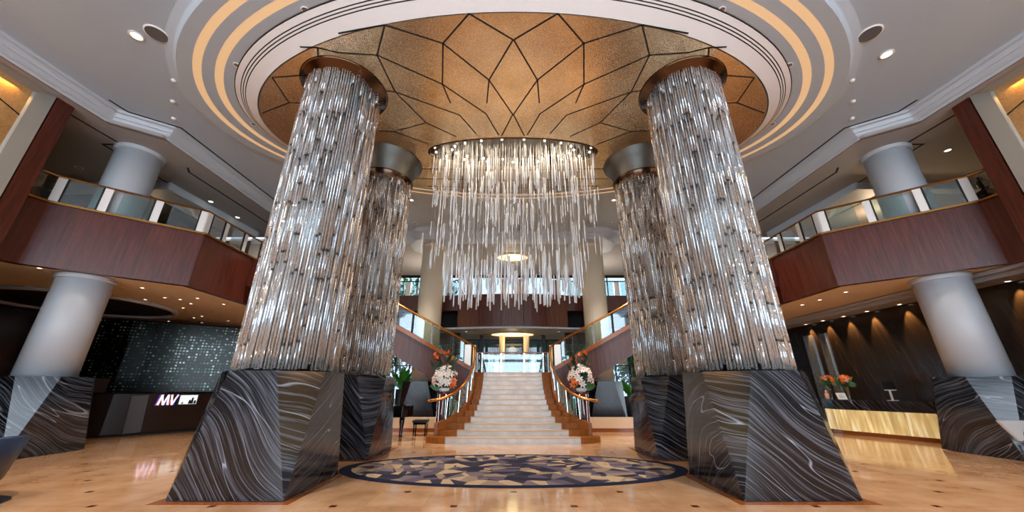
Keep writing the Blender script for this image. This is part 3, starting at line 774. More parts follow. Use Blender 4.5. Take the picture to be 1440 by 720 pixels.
struct(MB().prism([(x, y + .02) for x, y in arc] + [(10.6, 20.4), (10.6, YB), (-10.6, YB), (-10.6, 20.4)], SOF - .1, SOF - .002), 'ceiling_bridge', M['rear_soffit'])
# bridge balustrade behind the bay
t = thing('bridge_balustrade', 'dark railed glass balustrade on the bridge behind the chandelier', 'balustrade', (0, 19.3, FT))
for sx in (-1, 1):
    pass
pth = [(-9, 19.5, 7.25), (-5.6, 19.5, 7.25), (-3.4, 19.5, 7.25)] + [(x, y + .1, 7.32 + .12 * (1 - (x / 3) ** 2)) for x, y in arc] + [(3.4, 19.5, 7.25), (5.6, 19.5, 7.25), (9, 19.5, 7.25)]
MB().tube(pth, .035, 8).build('handrail', M['dark_metal'], t)
for x in (-5.9, -2.4, -.5, .5, 2.4, 5.9):
    y = 19.5 if abs(x) > 3 else 19.05 + .35 * (x / 3) ** 2
    MB().box(x - .14, x + .14, y, y + .05, FT, 7.28).build('post', M['bronze'] if abs(x) < 3 else M['white_daylit'], t)
for xa, xb in ((-8.8, -6.1), (-5.7, -3.1), (3.1, 5.7), (6.1, 8.8)): MB().box(xa, xb, 19.5, 19.515, FT + .02, 7.2).build('glass_panel', M['glass'], t)

# oval ceiling light wells
def oval_light(cx, cy, z, a, b, label):
    t = thing('oval_ceiling_light', label, 'ceiling light', (cx, cy, z))
    MB().lathe([(1.0, -.05), (1.28, -.04), (1.28, 0), (1.0, 0), (1.0, -.05)], (cx, cy, z), 48, sx=a / 1.28, sy=b / 1.28, caps=False).build('rim', M['soffit'], t)
    MB().lathe([(.001, -.02), (1.0, -.02)], (cx, cy, z), 48, sx=a / 1.28, sy=b / 1.28, caps=False).build('diffuser', M['cove2'], t)
M['cove2'] = mat('warm_diffuser', (255, 226, 170), .5, emis=(255, 224, 170), es=1.6)
oval_light(0, 21.2, SOF - .1, 1.6, 1.1, 'oval warm light in the low ceiling under the rear bridge')
oval_light(0, 20.1, 8.95, 1.15, .75, 'oval glowing light in the high ceiling behind the chandelier')

# ------------------------------------------------------------------ chandelier
ch = thing('chandelier', 'oval crystal chandelier of hanging glass rods under the gold ceiling', 'chandelier', (0, CHY, DZ))
mb = MB(); E1 = [(CHA * math.cos(2 * PI * i / 96), CHY + CHB * math.sin(2 * PI * i / 96)) for i in range(96)]
E2 = [(x * .985, CHY + (y - CHY) * .95) for x, y in E1]
ring_strip(mb, E1, DZ - .02, E1, DZ + .3); ring_strip(mb, E2, DZ + .3, E2, DZ - .02); ring_strip(mb, E2, DZ - .02, E1, DZ - .02)
mb.build('mirrored_ring', M['copper'], ch, label='copper mirrored oval ring')
mb = MB(); mb.add([(x, y, DZ + .3) for x, y in E1], [tuple(range(96))]); mb.build('back_plate', M['mirror'], ch)
bm_ = MB().ball((0, 0, 0), .035, n=8).mesh('bulb', [M['lamp']])
for k in range(36):
    a = 2 * PI * k / 36; rr = .93 if k % 2 else .72
    o = bpy.data.objects.new('bulb', bm_); COL.objects.link(o); o.parent = ch; o.location = (rr * CHA * math.cos(a), rr * CHB * math.sin(a), .0 + .1)
rods = []
rnd = random.Random(3)
for k in range(600):
    a = rnd.uniform(0, 2 * PI); q = math.sqrt(rnd.uniform(.05, 1)); x = .97 * CHA * q * math.cos(a); y = CHY + CHB * .92 * q * math.sin(a)
    e = abs(x) / CHA
    zmin = 3.6 + 1.0 * max(0, e - .62) / .38
    if k < 230 and e < .72: zb = rnd.uniform(zmin, zmin + .85); L = rnd.uniform(.5, .85); rad = .021
    else: zb = rnd.uniform(zmin + .5, 8.3) if rnd.random() < .7 else rnd.uniform(6.2, 8.2); L = rnd.uniform(.4, .75); rad = .0135
    rods.append((x, y, zb, min(L, 8.7 - zb), rad))
rods.sort(key=lambda r: -r[4] * 100 + r[1] + r[2])
def rod_mesh(mb, x, y, zb, L, rad):
    mb.lathe([(.001, zb - .01), (rad, zb), (rad, zb + L), (.001, zb + L + .015)], (x, y, 0), 7, caps=False)
    mb.lathe([(.0018, zb + L), (.0018, DZ + .28)], (x, y, 0), 3, caps=False)
for r_ in rods[:100]: 
    mb = MB(); rod_mesh(mb, *r_); mb.build('crystal_rod', M['rod_ch'], ch)
mb = MB()
for r_ in rods[100:]: rod_mesh(mb, *r_)
o = mb.build('crystal_rod', M['rod_ch'], ch); o['kind'] = 'stuff'

# ------------------------------------------------------------------ ceiling fixtures
def mesh_downlight(lit):
    mb = MB().lathe([(.095, 0), (.1, -.012), (.072, -.016), (.07, 0)], n=20, caps=False, mi=0)
    mb.lathe([(.001, -.006), (.07, -.006)], n=20, caps=False, mi=1)
    return mb.mesh('downlight', [M['trim_white'], M['lamp'] if lit else M['lamp_off']])
DL = {True: mesh_downlight(True), False: mesh_downlight(False)}
def downlight(x, y, z, label, group, lit=True, sc=1.0):
    o = bpy.data.objects.new('downlight', DL[lit]); COL.objects.link(o); o.location = (x, y, z); o.scale = (sc,) * 3
    return tag(o, label, 'downlight', group)
downlight(-8.93, 6.1, CZ, 'lit downlight beside the round speaker on the lounge side of the high ceiling', None, True, 1.5)
downlight(9.34, 6.6, CZ, 'lit downlight beside the round speaker on the reception side of the high ceiling', None, True, 1.5)
for s in (-1, 1):
    mb = MB().lathe([(.24, 0), (.24, -.02), (.21, -.025)], (s * 8.4, 6.05, CZ), 28, mi=0, caps=False); mb.lathe([(.21, -.024), (.001, -.024)], (s * 8.4, 6.05, CZ), 28, mi=1, caps=False)
    tag(mb.build('ceiling_speaker', [M['trim_white'], M['speaker']]), 'round grey speaker grille in the high ceiling, %s side' % SIDE[s], 'speaker')
    downlight(s * 9.38, 8.82, CZ, 'small lit downlight at the oval ceiling rim, %s side' % SIDE[s], None, True, .9)
    downlight(s * 4.5, 14.0, CZ, 'small lit downlight in the tan rear ceiling, %s side' % SIDE[s], None, True, 1.0)
    downlight(s * 4.95, 16.4, CZ, 'small dark downlight in the tan rear ceiling, %s side' % SIDE[s], None, False, 1.2)
    for x, y, w in ((6.87, 6.66, 'middle'), (4.42, 5.28, 'nearest the entrance'), (7.9, 8.77, 'outermost')):
        downlight(s * x, y, 9.118, 'unlit downlight in the oval ceiling ring, %s on the %s side' % (w, SIDE[s]), None, False, .9)
    for x, y, w in ((9.9, 8.15, 'behind the speaker'), (10.5, 8.85, 'near the moulding bend'), (9.2, 7.4, 'near the oval rim')):
        mb = MB().lathe([(.06, 0), (.06, -.03), (.045, -.05), (.045, -.06), (.001, -.06)], (s * x, y, CZ), 14, caps=False)
        tag(mb.build('ceiling_sensor', M['trim_white']), 'small white ceiling sensor %s, %s side' % (w, SIDE[s]), 'sensor')
for i, (x, y) in enumerate([(-12.85, 13.4), (-12.8, 14.9)]): downlight(x, y, MZ - .002, 'bright downlight above the lounge side balcony, %s of the pair' % ('nearer' if i == 0 else 'farther'), None, True, 1.1)
downlight(14.5, 9.9, MZ - .002, 'warm lit downlight above the reception side balcony behind white column', None, True, 1.1)
downlight(13.9, 14.2, MZ - .002, 'small lit downlight above the reception side balcony, far end', None, True, .9)
downlight(14.6, 12.5, MZ - .002, 'unlit downlight above the reception side balcony', None, False, 1.2)
downlight(-15.6, 10.9, MZ - .002, 'unlit downlight above the lounge side balcony', None, False, 1.2)
for x, y in [(13.6, 9.5), (13.4, 12.4), (13.4, 13.5), (11.35, 11.8), (11.4, 12.95), (13.4, 14.5), (11.4, 13.8), (13.3, 16.9)]:
    downlight(x, y, SOF + .018, 'small round downlight in the tan soffit above reception', 'soffit downlights above reception', True, .8)
for x, y in [(-12.9, 9.2), (-12.1, 11.25), (-12.6, 12.6), (-13.6, 12.9), (-12.3, 12.9), (-11.5, 12.7), (-12.5, 13.6), (-13.5, 14.4), (-14.2, 16.2), (-11.3, 13.7), (-13.7, 18.1), (-14.9, 16.6), (-15.6, 17.9), (-13.9, 17.4), (-16.9, 17.5)]:
    downlight(x, y, SOF + .018, 'small round downlight in the tan soffit above the lounge bar', 'soffit downlights above the lounge bar', True, .7)
for x, y in [(-2.6, 20.2), (2.6, 20.2), (-1.9, 22.4), (1.9, 22.4)]:
    downlight(x, y, SOF - .102, 'tiny downlight in the grey ceiling under the bridge', 'downlights under the bridge', True, .7)

# ------------------------------------------------------------------ reception
for k, y in enumerate((16.95, 15.95, 14.9, 13.85, 12.6, 9.62)):
    nm = ['sixth', 'fifth', 'fourth', 'third', 'second', 'first'][k]
    t = thing('wall_washer', 'recessed warm wall washer over dark marble, %s counting from the entrance' % nm, 'wall light', (13.85, y, 4.4))
    MB().lathe([(.09, 0), (.09, .02), (.06, .02), (.06, 0)], (13.9, y, 4.385), 18, caps=False).build('trim_ring', M['trim_white'], t)
    MB().lathe([(.001, .01), (.06, .01)], (13.9, y, 4.385), 18, caps=False).build('lens', M['lamp'], t)
    l = bpy.data.lights.new('washer_lamp', 'SPOT'); l.energy = 330; l.color = lin((255, 178, 96)); l.spot_size = R(52); l.spot_blend = .6; l.shadow_soft_size = .03
    lo = bpy.data.objects.new('washer_lamp', l); COL.objects.link(lo); lo.parent = t; lo.location = (.08, 0, -.05); lo.rotation_euler = (0, R(-14), 0)
# cornice over the marble wall
mb = MB(); mb.box(13.3, 14.1, 7.9, 18.9, 4.4, 4.62); mb.box(13.1, 13.3, 7.9, 18.9, 4.52, 4.62); struct(mb, 'trim_20', M['soffit_up'])
for k, (y0, y1) in enumerate(((17.0, 17.5), (16.25, 16.6))):
    tag(MB().box(14.04, 14.098, y0, y1, .1, 3.9).build('mirror_strip', M['mirror_strip']), 'tall narrow mirror strip on marble wall, %s of two' % ('farther' if k == 0 else 'nearer'), 'mirror')
A2, A, Bp = Vector((12.05, 14.95)), Vector((11.98, 14.4)), Vector((12.98, 11.9))
desk = thing('reception_desk', 'reception desk with backlit gold onyx front and black marble top', 'desk', (12.8, 13.2, 0))
dn = Vector((Bp - A).normalized()); nrm = Vector((-dn.y, dn.x)) * 1.0      # pointing away from viewer (to +x)
if nrm.x < 0: nrm = -nrm
off = lambda p, d: (p.x + nrm.x * d, p.y + nrm.y * d)
MB().prism([tuple(A2), tuple(A), tuple(Bp), off(Bp, .75), off(A, .75), (A2.x + .8, A2.y)], .84, 1.17).build('marble_top', PL[2], desk)
MB().prism([(A2.x + .08, A2.y - .05), off(A, .08), off(Bp, .1), off(Bp, .7), off(A, .7), (A2.x + .75, A2.y - .05)], .0, .12).build('toe_kick', M['brown_edge'], desk)
sp = A + dn * 1.9
for a, b in ((A2, A), (A, sp), (sp, Bp)):
    d = (b - a).normalized(); a_, b_ = a + d * .012, b - d * .012
    MB().beam((*(a_ + nrm * .05), .48), (*(b_ + nrm * .05), .48), .04, .7).build('onyx_panel', M['onyx'], desk)
MB().prism([(A2.x + .1, A2.y - .05), off(A, .09), off(Bp, .09), off(Bp, .7), off(A, .7), (A2.x + .75, A2.y - .05)], .12, .84).build('carcass', M['black'], desk)
def place_on_desk(p, d): return off(p, d)
# monitor
mx, my = off(A + dn * 1.62, .35)
mon = thing('computer_monitor', 'dark computer monitor on a pale stand on the reception desk', 'monitor', (mx, my, 1.17))
MB().box(mx - .22, mx + .22, my - .02, my + .02, 1.52, 1.8).build('screen', M['char'], mon, .008)
MB().box(mx - .2, mx + .2, my - .05, my - .02, 1.49, 1.52).build('lower_edge', M['white_card'], mon)
MB().beam((mx, my, 1.17), (mx, my, 1.51), .06, .03).build('stand', M['white_card'], mon); MB().box(mx - .12, mx + .12, my - .09, my + .09, 1.171, 1.185).build('foot', M['white_card'], mon)
sx, sy_ = off(A + dn * .25, .25)
sg = thing('desk_sign', 'small white notice card standing on the reception desk', 'sign', (sx, sy_, 1.17))
MB().extrude([(sx - .17, sy_, 1.172), (sx + .17, sy_, 1.172), (sx + .17, sy_ + .06, 1.4), (sx - .17, sy_ + .06, 1.4)], (0, .02, 0)).build('card', M['white_card'], sg)
mb = MB()
for z in (1.24, 1.28, 1.32): mb.beam((sx - .1, sy_ - .003 + (z - 1.17) * .26, z), (sx + .1 - (z - 1.24), sy_ - .003 + (z - 1.17) * .26, z), .003, .012)
mb.build('printed_lines', M['lamp_off'], sg)
hx, hy = off(A2 + Vector((.15, -.12)), .0)
hs = thing('sanitizer_dispenser', 'white and pink pump dispenser at the far end of the reception desk', 'dispenser', (hx, hy, 1.17))
MB().lathe([(.06, 1.171), (.07, 1.19), (.07, 1.36), (.03, 1.4), (.025, 1.43)], (hx, hy, 0), 18).build('bottle', M['pink'], hs)
MB().lathe([(.03, 1.43), (.03, 1.46), (.012, 1.47), (.012, 1.5)], (hx, hy, 0), 12).build('pump', M['white_card'], hs)

# ------------------------------------------------------------------ flowers
def petal_mesh(mb, ang, L, w, lift, curl, mi=0):
    k = 6; vs = []
    for i in range(k + 1):
        t = i / k; ww = w * math.sin(PI * min(1, .12 + .88 * t)) if t < 1 else .0
        r = L * t; z = lift * t * (1 - t) * 2 + curl * t * t
        for sgn in (-1, 1):
            p = Vector((r, sgn * ww, z)); vs.append(Matrix.Rotation(ang, 3, 'Z') @ p)
    mb.add(vs, [(2 * i, 2 * i + 2, 2 * i + 3, 2 * i + 1) for i in range(k)], mi, True)
def lily(mats, L=.13):
    mb = MB()
    for k in range(6): petal_mesh(mb, k * PI / 3 + (.1 if k % 2 else 0), L, L * .2, L * .35, .02 if k % 2 else -.02)
    for k in range(5): mb.tube([(0, 0, 0), (.03 * math.cos(k * 1.26), .03 * math.sin(k * 1.26), .07)], .003, 4, 1)
    return mb.mesh('lily_flower', mats)
LILY = lily([M['petal'], M['orange']]); OLILY = lily([M['orange'], M['dark_red']]); PLILY = lily([M['pink'], M['leaf']], .1)
def bird():
    mb = MB(); mb.tube([(0, 0, -.5), (0, 0, 0)], .008, 5, 1); mb.tube([(0, 0, 0), (.09, 0, .04), (.2, 0, .05)], [.018, .014, .002], 6, 1)
    for k in range(4):
        st = len(mb.v); petal_mesh(mb, 0, .17, .022, 0, .02, 0); mb.xform(Matrix.Rotation(-R(35 + 20 * k), 4, 'Y') , st)
    return mb.mesh('bird_of_paradise', [M['orange'], M['leaf_dark']])
BIRD = bird()
def leafm(L, w, m_):
    mb = MB(); petal_mesh(mb, 0, L, w, .05, -.08); return mb.mesh('leaf', [m_])
LEAF1, LEAF2 = leafm(.5, .045, M['leaf_dark']), leafm(.4, .11, M['leaf'])
def put(mesh, name, parent, loc, direction, roll=0, sc=1.0, axis='Z'):
    o = bpy.data.objects.new(name, mesh); COL.objects.link(o); o.parent = parent; o.location = loc
    q = Vector(direction).normalized().to_track_quat(axis, 'Y' if axis != 'Y' else 'Z')
    o.rotation_euler = (q @ Quaternion((0, 0, 1) if axis == 'Z' else (1, 0, 0), roll)).to_euler(); o.scale = (sc,) * 3
    return o
for s in (-1, 1):
    who = 'lounge' if s < 0 else 'reception'
    px, py = s * 2.36, 13.08
    pd = thing('flower_pedestal', 'dark red lacquer pedestal at the foot of the stairs, %s side' % who, 'pedestal', (px, py, 0))
    MB().lathe([(.24, 0), (.24, .06), (.22, .08), (.215, .1), (.215, 1.38), (.23, 1.4), (.23, 1.44)], (px, py, 0), 20).build('body', M['red_lacquer'], pd)
    mb = MB()
    for k in range(6): mb.box(px + .213 * math.cos(k * PI / 3) - .012, px + .213 * math.cos(k * PI / 3) + .012, py + .213 * math.sin(k * PI / 3) - .012, py + .213 * math.sin(k * PI / 3) + .012, .1, 1.38)
    mb.build('silver_edges', M['steel'], pd)
    fl = thing('flower_arrangement', 'white lilies and orange bird of paradise in white bowl, %s side pedestal' % who, 'flower arrangement', (px, py, 1.44))
    MB().lathe([(.1, 0), (.16, .03), (.19, .09), (.18, .14), (.16, .13)], (px, py, 1.44), 24).build('bowl', M['white_glaze'], fl)
    mb = MB()
    rr = random.Random(11 + s)
    for k in range(16):
        a = rr.uniform(0, 6.28); mb.tube([(px + .05 * math.cos(a), py + .05 * math.sin(a), 1.55), (px + rr.uniform(.1, .3) * math.cos(a), py + .2 * math.sin(a), 1.55 + rr.uniform(.3, .6))], .006, 5)
    mb.build('stems', M['leaf_dark'], fl)
    for k in range(34):
        a = rr.uniform(PI, 2 * PI) if k < 28 else rr.uniform(0, PI); el_ = rr.uniform(-.45, 1.35)
        d = Vector((math.cos(a) * math.cos(el_), math.sin(a) * math.cos(el_), math.sin(el_) * .9 + .15))
        put(LILY, 'lily_flower', fl, Vector((0, 0, .36)) + Vector((d.x * .4, d.y * .32, d.z * .5)), d + Vector((0, -.25, .1)), rr.uniform(0, 6), rr.uniform(.85, 1.2))
    for k in range(5):
        a = rr.uniform(PI, 2 * PI); put(OLILY, 'orange_lily', fl, (.25 * (1 if k < 5 else -1) + rr.uniform(-.1, .1) if s < 0 else -.27 + rr.uniform(-.1, .12), -.2 + rr.uniform(-.1, .1), rr.uniform(.22, .4)), (rr.uniform(-.5, .5), -1, .4), rr.uniform(0, 6), 1.1)
    for k in range(10):
        x = rr.uniform(-.4, .36); put(BIRD, 'bird_of_paradise', fl, (x, rr.uniform(-.15, .1), rr.uniform(.75, 1.25)), (x * .5, rr.uniform(-.2, .1), 1), rr.uniform(0, 6), 1.1)
    for k in range(14):
        a = rr.uniform(0, 6.28); put(LEAF1, 'leaf', fl, (.06 * math.cos(a), .06 * math.sin(a), .35 + .3 * (k % 2)), (math.cos(a) * .7, -abs(math.sin(a)) * .4, .9 + (k % 3) * .5), 0, rr.uniform(1.2, 1.8), 'X')
    for k in range(12):
        a = rr.uniform(0, 6.28); put(LEAF2, 'leaf', fl, (.05 * math.cos(a), .05 * math.sin(a), .16), (math.cos(a), math.sin(a), .25 + .3 * rr.random()), 0, rr.uniform(.55, .8), 'X')
    put(LEAF2, 'leaf', fl, (s * .05, -.05, .14), (s * 1.0 if s < 0 else 1.0, -.1, .15), 0, 1.15, 'X')
for k, (vx, vy) in enumerate(((12.28, 14.72), (12.72, 14.45))):
    t = thing('vase_of_roses', 'round orange and pink bouquet in tall glass vase on reception desk, %s of two' % ('farther' if k == 0 else 'nearer'), 'flower vase', (vx, vy, 1.17))
    MB().lathe([(.055, 1.172), (.05, 1.2), (.07, 1.62), (.065, 1.62), (.045, 1.21), (.001, 1.21)], (vx, vy, 0), 18, caps=False).build('vase', M['glass'], t)
    mb = MB(); rr = random.Random(k)
    for q in range(8): mb.tube([(vx + rr.uniform(-.02, .02), vy, 1.24), (vx + rr.uniform(-.1, .1), vy + rr.uniform(-.1, .1), 1.8)], .006, 5)
    mb.build('stems', M['leaf_dark'], t)
    for q in range(24):
        d = Vector((rr.uniform(-1, 1), rr.uniform(-1.2, .6), rr.uniform(-.3, 1))).normalized()
        put((OLILY, PLILY, OLILY)[q % 3], 'rose_bloom', t, Vector((0, 0, .66)) + d * .2, d, rr.uniform(0, 6), .72)
    for q in range(12):
        d = Vector((rr.uniform(-1, 1), rr.uniform(-1, 1), rr.uniform(-.3, 1))).normalized(); put(LEAF2, 'leaf', t, Vector((0, 0, .6)) + d * .08, d, 0, .62, 'X')

# ------------------------------------------------------------------ low cream wall, garden planting
for s in (-1, 1):
    nm = 'left' if s < 0 else 'right'
    mb = MB().box(*sorted((s * 2.7, s * 9.5)), 15.0, 15.3, .13, .5); o = struct(mb, 'wall_planter_' + nm, M['cream_wall'])
    struct(MB().box(*sorted((s * 2.7, s * 9.5)), 14.97, 15.3, 0, .13), 'baseboard_planter_' + nm, M['brown_edge'])
def frond_plant(x, y, z, n, L, label, m_, seed):
    t = thing('garden_plant', label, 'plant', (x, y, z)); rr = random.Random(seed)
    for k in range(n):
        a = rr.uniform(0, 6.28); mb = MB(); el_ = rr.uniform(.5, 1.3); LL = L * rr.uniform(.7, 1.1); w = LL * .1; vs = []
        for i in range(8):
            q = i / 7; r = LL * math.cos(el_) * q + LL * .12 * q * q; zz = LL * math.sin(el_) * q - LL * .32 * q * q * (1.3 - el_ * .5)
            ww = w * math.sin(PI * (.06 + .92 * q))
            for g in (-1, 1): vs.append((x + r * math.cos(a) - g * ww * math.sin(a), y + r * math.sin(a) + g * ww * math.cos(a), z + zz))
        mb.add(vs, [(2 * i, 2 * i + 2, 2 * i + 3, 2 * i + 1) for i in range(7)], 0, True); mb.build('frond', m_, t)
    MB().lathe([(.24, 0), (.27, .1), (.3, z - .02), (.27, z), (.25, z - .06), (.001, z - .06)], (x, y, 0), 20).build('pot', M['char'], t)
frond_plant(6.2, 20.2, 1.15, 22, 1.3, 'bright green broad-leaved plant behind the low wall, reception side', M['leaf_bright'], 4)
frond_plant(-6.3, 21.5, 1.5, 18, 1.7, 'bright green plant by the rear window, lounge side', M['leaf_bright'], 5)
for x, y, z in ((5.6, 17.9, .9), (-6.3, 21.5, 1.08)):
    pass
def tree(x, y, h, rad, seed, label, m_, group):
    t = thing('garden_tree', label, 'tree', (x, y, -.05), group); rr = random.Random(seed)
    mb = MB(); top = Vector((x + rr.uniform(-.6, .6), y, h * .75)); mb.tube([(x, y, -.05), (x + .1, y, h * .35), top], [.16, .12, .05], 8)
    for k in range(6):
        a = rr.uniform(0, 6.28); q = rr.uniform(.3, .75); mb.tube([(x + .1, y, h * q * .9), (x + rad * .6 * math.cos(a), y + rad * .7 * math.sin(a), h * q * .9 + rad * .5)], [.06, .02], 6)
    mb.build('trunk', M['bark'], t)
    mb = MB()
    for k in range(2600):
        d = Vector([max(-1.15, min(1.15, rr.gauss(0, .55))) * (.7 + .3 * rr.random()) for _ in range(3)])
        p = Vector((x, y, h * .62)) + Vector((d.x * rad, d.y * rad, d.z * h * .5)); sz = rr.uniform(.1, .24)
        if p.z < 0: continue
        mtx = Matrix.Translation(p) @ Quaternion((rr.random() - .5, rr.random() - .5, rr.random() - .5, rr.random() - .5)).normalized().to_matrix().to_4x4()
        mb.add([mtx @ Vector(q) for q in ((-sz, 0, 0), (0, -sz * .45, 0), (sz, 0, 0), (0, sz * .45, 0))], [(0, 1, 2, 3)], rr.randrange(2))
    o = mb.build('foliage', m_, t); o['kind'] = 'stuff'
lv = [M['leaf'], M['leaf_bright']]; lv2 = [M['leaf_dark'], M['leaf']]
for k, (x, y, h, rad, m_) in enumerate([(-12.6, 29, 9.5, 1.5, lv), (-8.7, 27.6, 9.8, 1.6, lv), (-5.6, 33, 9.5, 1.5, lv2), (-2.7, 29.5, 5.0, 1.1, lv2), (0.2, 29, 5.0, 1.1, lv2), (3.1, 29.5, 5.0, 1.1, lv), (7.0, 34, 6.0, 1.4, lv2), (8.9, 27.8, 6.0, 1.5, lv)]):
    tree(x, y, h, rad, 20 + k, 'leafy garden tree outside the rear windows, %s counting from the lounge side' % ['first', 'second', 'third', 'fourth', 'fifth', 'sixth', 'seventh', 'eighth'][k], m_, None)
for k, (x, y) in enumerate(((-.62, 21.6), (.82, 21.6))):
    tag(MB().lathe([(.17, 0), (.17, SOF - .11)], (x, y, 0), 20).build('slim_column', M['column_cream']), 'slim cream column behind the landing rail, %s of two' % ('nearer lounge' if k == 0 else 'nearer reception'), 'column')
for k, x in enumerate((-1.85, 1.85)):
    tag(MB().box(x - .1, x + .1, 21.5, 21.7, 0, SOF - .11).build('dark_post', M['dark_metal']), 'dark square post behind the landing rail, %s end' % ('lounge' if k == 0 else 'reception'), 'post')
cn = thing('garden_canopy', 'pale white canopy outside the windows behind the landing', 'canopy', (0, 26, 3.4))
MB().extrude([(-5, 24.6, 4.75), (5, 24.6, 4.75), (5, 27, 3.75), (-5, 27, 3.75)], (0, 0, .06)).build('roof_sheet', M['frost'], cn)
for x in (-4.8, 4.8): MB().box(x - .05, x + .05, 26.7, 26.8, -.05, 3.85).build('post', M['dark_metal'], cn)

# ------------------------------------------------------------------ piano and bench
pn = thing('grand_piano', 'black lacquer grand piano half hidden behind the rear marble plinth', 'piano', (-4.3, 13.2, 0))
outl = [(-5.1, 12.55), (-5.1, 14.1), (-4.4, 14.1), (-4.0, 13.95), (-3.72, 13.65), (-3.52, 13.4), (-3.4, 13.2), (-3.36, 12.98), (-3.42, 12.75), (-3.6, 12.6), (-3.9, 12.55)]
MB().prism(outl, .68, 1.0).build('case', M['black_lacquer'], pn, .012)
MB().prism([(x + (.02 if x < -4.5 else .03), y) for x, y in outl], 1.002, 1.03).build('lid', M['black_lacquer'], pn, .006)
MB().box(-5.42, -5.1, 12.6, 14.05, .68, .86).build('keyboard_shelf', M['black_lacquer'], pn)
mb = MB().box(-5.38, -5.12, 12.7, 13.95, .862, .88); mb.build('keys', M['white_card'], pn)
for x, y in ((-3.68, 12.95), (-4.95, 12.75), (-4.95, 13.9)):
    mb = MB().lathe([(.07, .1), (.05, .14), (.055, .3), (.085, .5), (.09, .68)], (x, y, 0), 8); mb.build('leg', M['black_lacquer'], pn); MB().lathe([(.001, 0), (.05, .01), (.05, .09), (.02, .1)], (x, y, 0), 12).build('caster', M['brass'], pn)
mb = MB().box(-4.3, -4.25, 13.1, 13.15, .12, .68).box(-4.3, -4.25, 13.3, 13.35, .12, .68).box(-4.34, -4.1, 13.08, 13.37, .08, .14); mb.build('pedal_lyre', M['black_lacquer'], pn)
bn = thing('piano_bench', 'small black padded piano bench on the marble floor before the low wall', 'bench', (-3.3, 14.0, 0))
MB().box(-3.55, -3.03, 13.8, 14.2, .42, .5).build('seat', M['black_leather'], bn, .02)
MB().box(-3.52, -3.06, 13.83, 14.17, .36, .42).build('apron', M['black_lacquer'], bn)
for x in (-3.49, -3.09):
    for y in (13.86, 14.14): MB().beam((x, y, 0), (x, y, .37), .04, .04).build('leg', M['black_lacquer'], bn)

# ------------------------------------------------------------------ lounge bar
P0, P1, P2, P3 = Vector((-15.3, 12.3)), Vector((-13.9, 13.3)), Vector((-12.0, 15.6)), Vector((-11.6, 17.4))
bar = thing('bar_counter', 'long dark wood bar counter facing the lobby', 'bar counter', (-13, 14.2, 0))
back = [(-12.3, 17.5), (-12.7, 15.9), (-14.5, 13.8), (-15.7, 12.9)]
cpts = [tuple(p) for p in (P0, P1, P2, P3)]
MB().prism(cpts + back, .08, 1.38).build('counter_body', M['wood_dark'], bar)
MB().prism([(p[0] + .04, p[1] - .05) for p in cpts] + back, 1.38, 1.43).build('counter_top', M['black_lacquer'], bar)
MB().prism([(p[0] - .06, p[1] + .06) for p in cpts] + back, 0, .08).build('plinth', M['black'], bar)
dv = (P2 - P1).normalized(); pm = P1 + dv * .72
MB().beam((*(pm - dv * .22 + Vector((.01, -.012))), .69), (*(pm + dv * .22 + Vector((.01, -.012))), .72), .02, 1.24).build('steel_panel', M['speaker'], bar, label='grey vertical panel in the counter front')
# glowing sign and screen on the counter front
d3 = (P2 - P1).normalized(); n3 = Vector((d3.y, -d3.x))
sgn = thing('bar_sign', 'glowing MV letters on the front of the bar counter', 'sign', (-13.0, 14.3, 1.0))
def on_front(t_, z, o_=.03): p = P1 + d3 * (t_ + 1.17) + n3 * o_; return Vector((p.x, p.y, z))
def stroke(a, b, w, mi, mb): mb.beam(on_front(*a), on_front(*b), .03, w, mi, up=(n3.x, n3.y, 0)) if False else mb.extrude([on_front(a[0] - w / 2, a[1]), on_front(a[0] + w / 2, a[1]), on_front(b[0] + w / 2, b[1]), on_front(b[0] - w / 2, b[1])], (n3.x * .03, n3.y * .03, 0), mi)
z0, z1 = .98, 1.33
for mi_, dx, m_ in ((0, .0, 'sign_white'),):
    mb = MB(); q = .02
    for a, b in (((.02, z0), (.09, z1)), ((.09, z1), (.17, z0)), ((.17, z0), (.27, z1)), ((.27, z1), (.3, z0))): stroke(a, b, .05, 0, mb)
    mb.build('letter', M['sign_white'], sgn)
    mb = MB()
    for a, b in (((.36, z1), (.42, z0)), ((.42, z0), (.54, z1))): stroke(a, b, .05, 0, mb)
    mb.build('letter', M['sign_white'], sgn)
mb = MB()
for k, x in enumerate((-.03, .06, .22, .33, .47)): stroke((x, z0 - .02), (x + .06, z1 + .02), .018, k % 2, mb)
mb.build('neon_edges', [M['sign_purple'], M['sign_orange']], sgn)
scr = thing('display_screen', 'lit display screen beside the MV sign on the bar front', 'screen', (-12.7, 14.8, 1.0))
MB().extrude([on_front(.58, .96), on_front(1.16, .96), on_front(1.16, 1.34), on_front(.58, 1.34)], (n3.x * .03, n3.y * .03, 0)).build('bezel', M['char'], scr)
MB().extrude([on_front(.61, .99, .062), on_front(1.13, .99, .062), on_front(1.13, 1.31, .062), on_front(.61, 1.31, .062)], (n3.x * .005, n3.y * .005, 0)).build('picture', M['screen'], scr)
mb = MB()
for (a, b, c_, d_) in ((.88, 1.0, .97, 1.14), (.96, 1.0, 1.03, 1.22), (1.04, 1.0, 1.12, 1.12), (.7, 1.0, .73, 1.06)):
    mb.extrude([on_front(a, b, .068), on_front(c_, b, .068), on_front((a + c_) / 2 + .03, d_, .068), on_front((a + c_) / 2 - .03, d_, .068)], (n3.x * .004, n3.y * .004, 0))
mb.build('silhouettes', M['screen_dark'], scr)
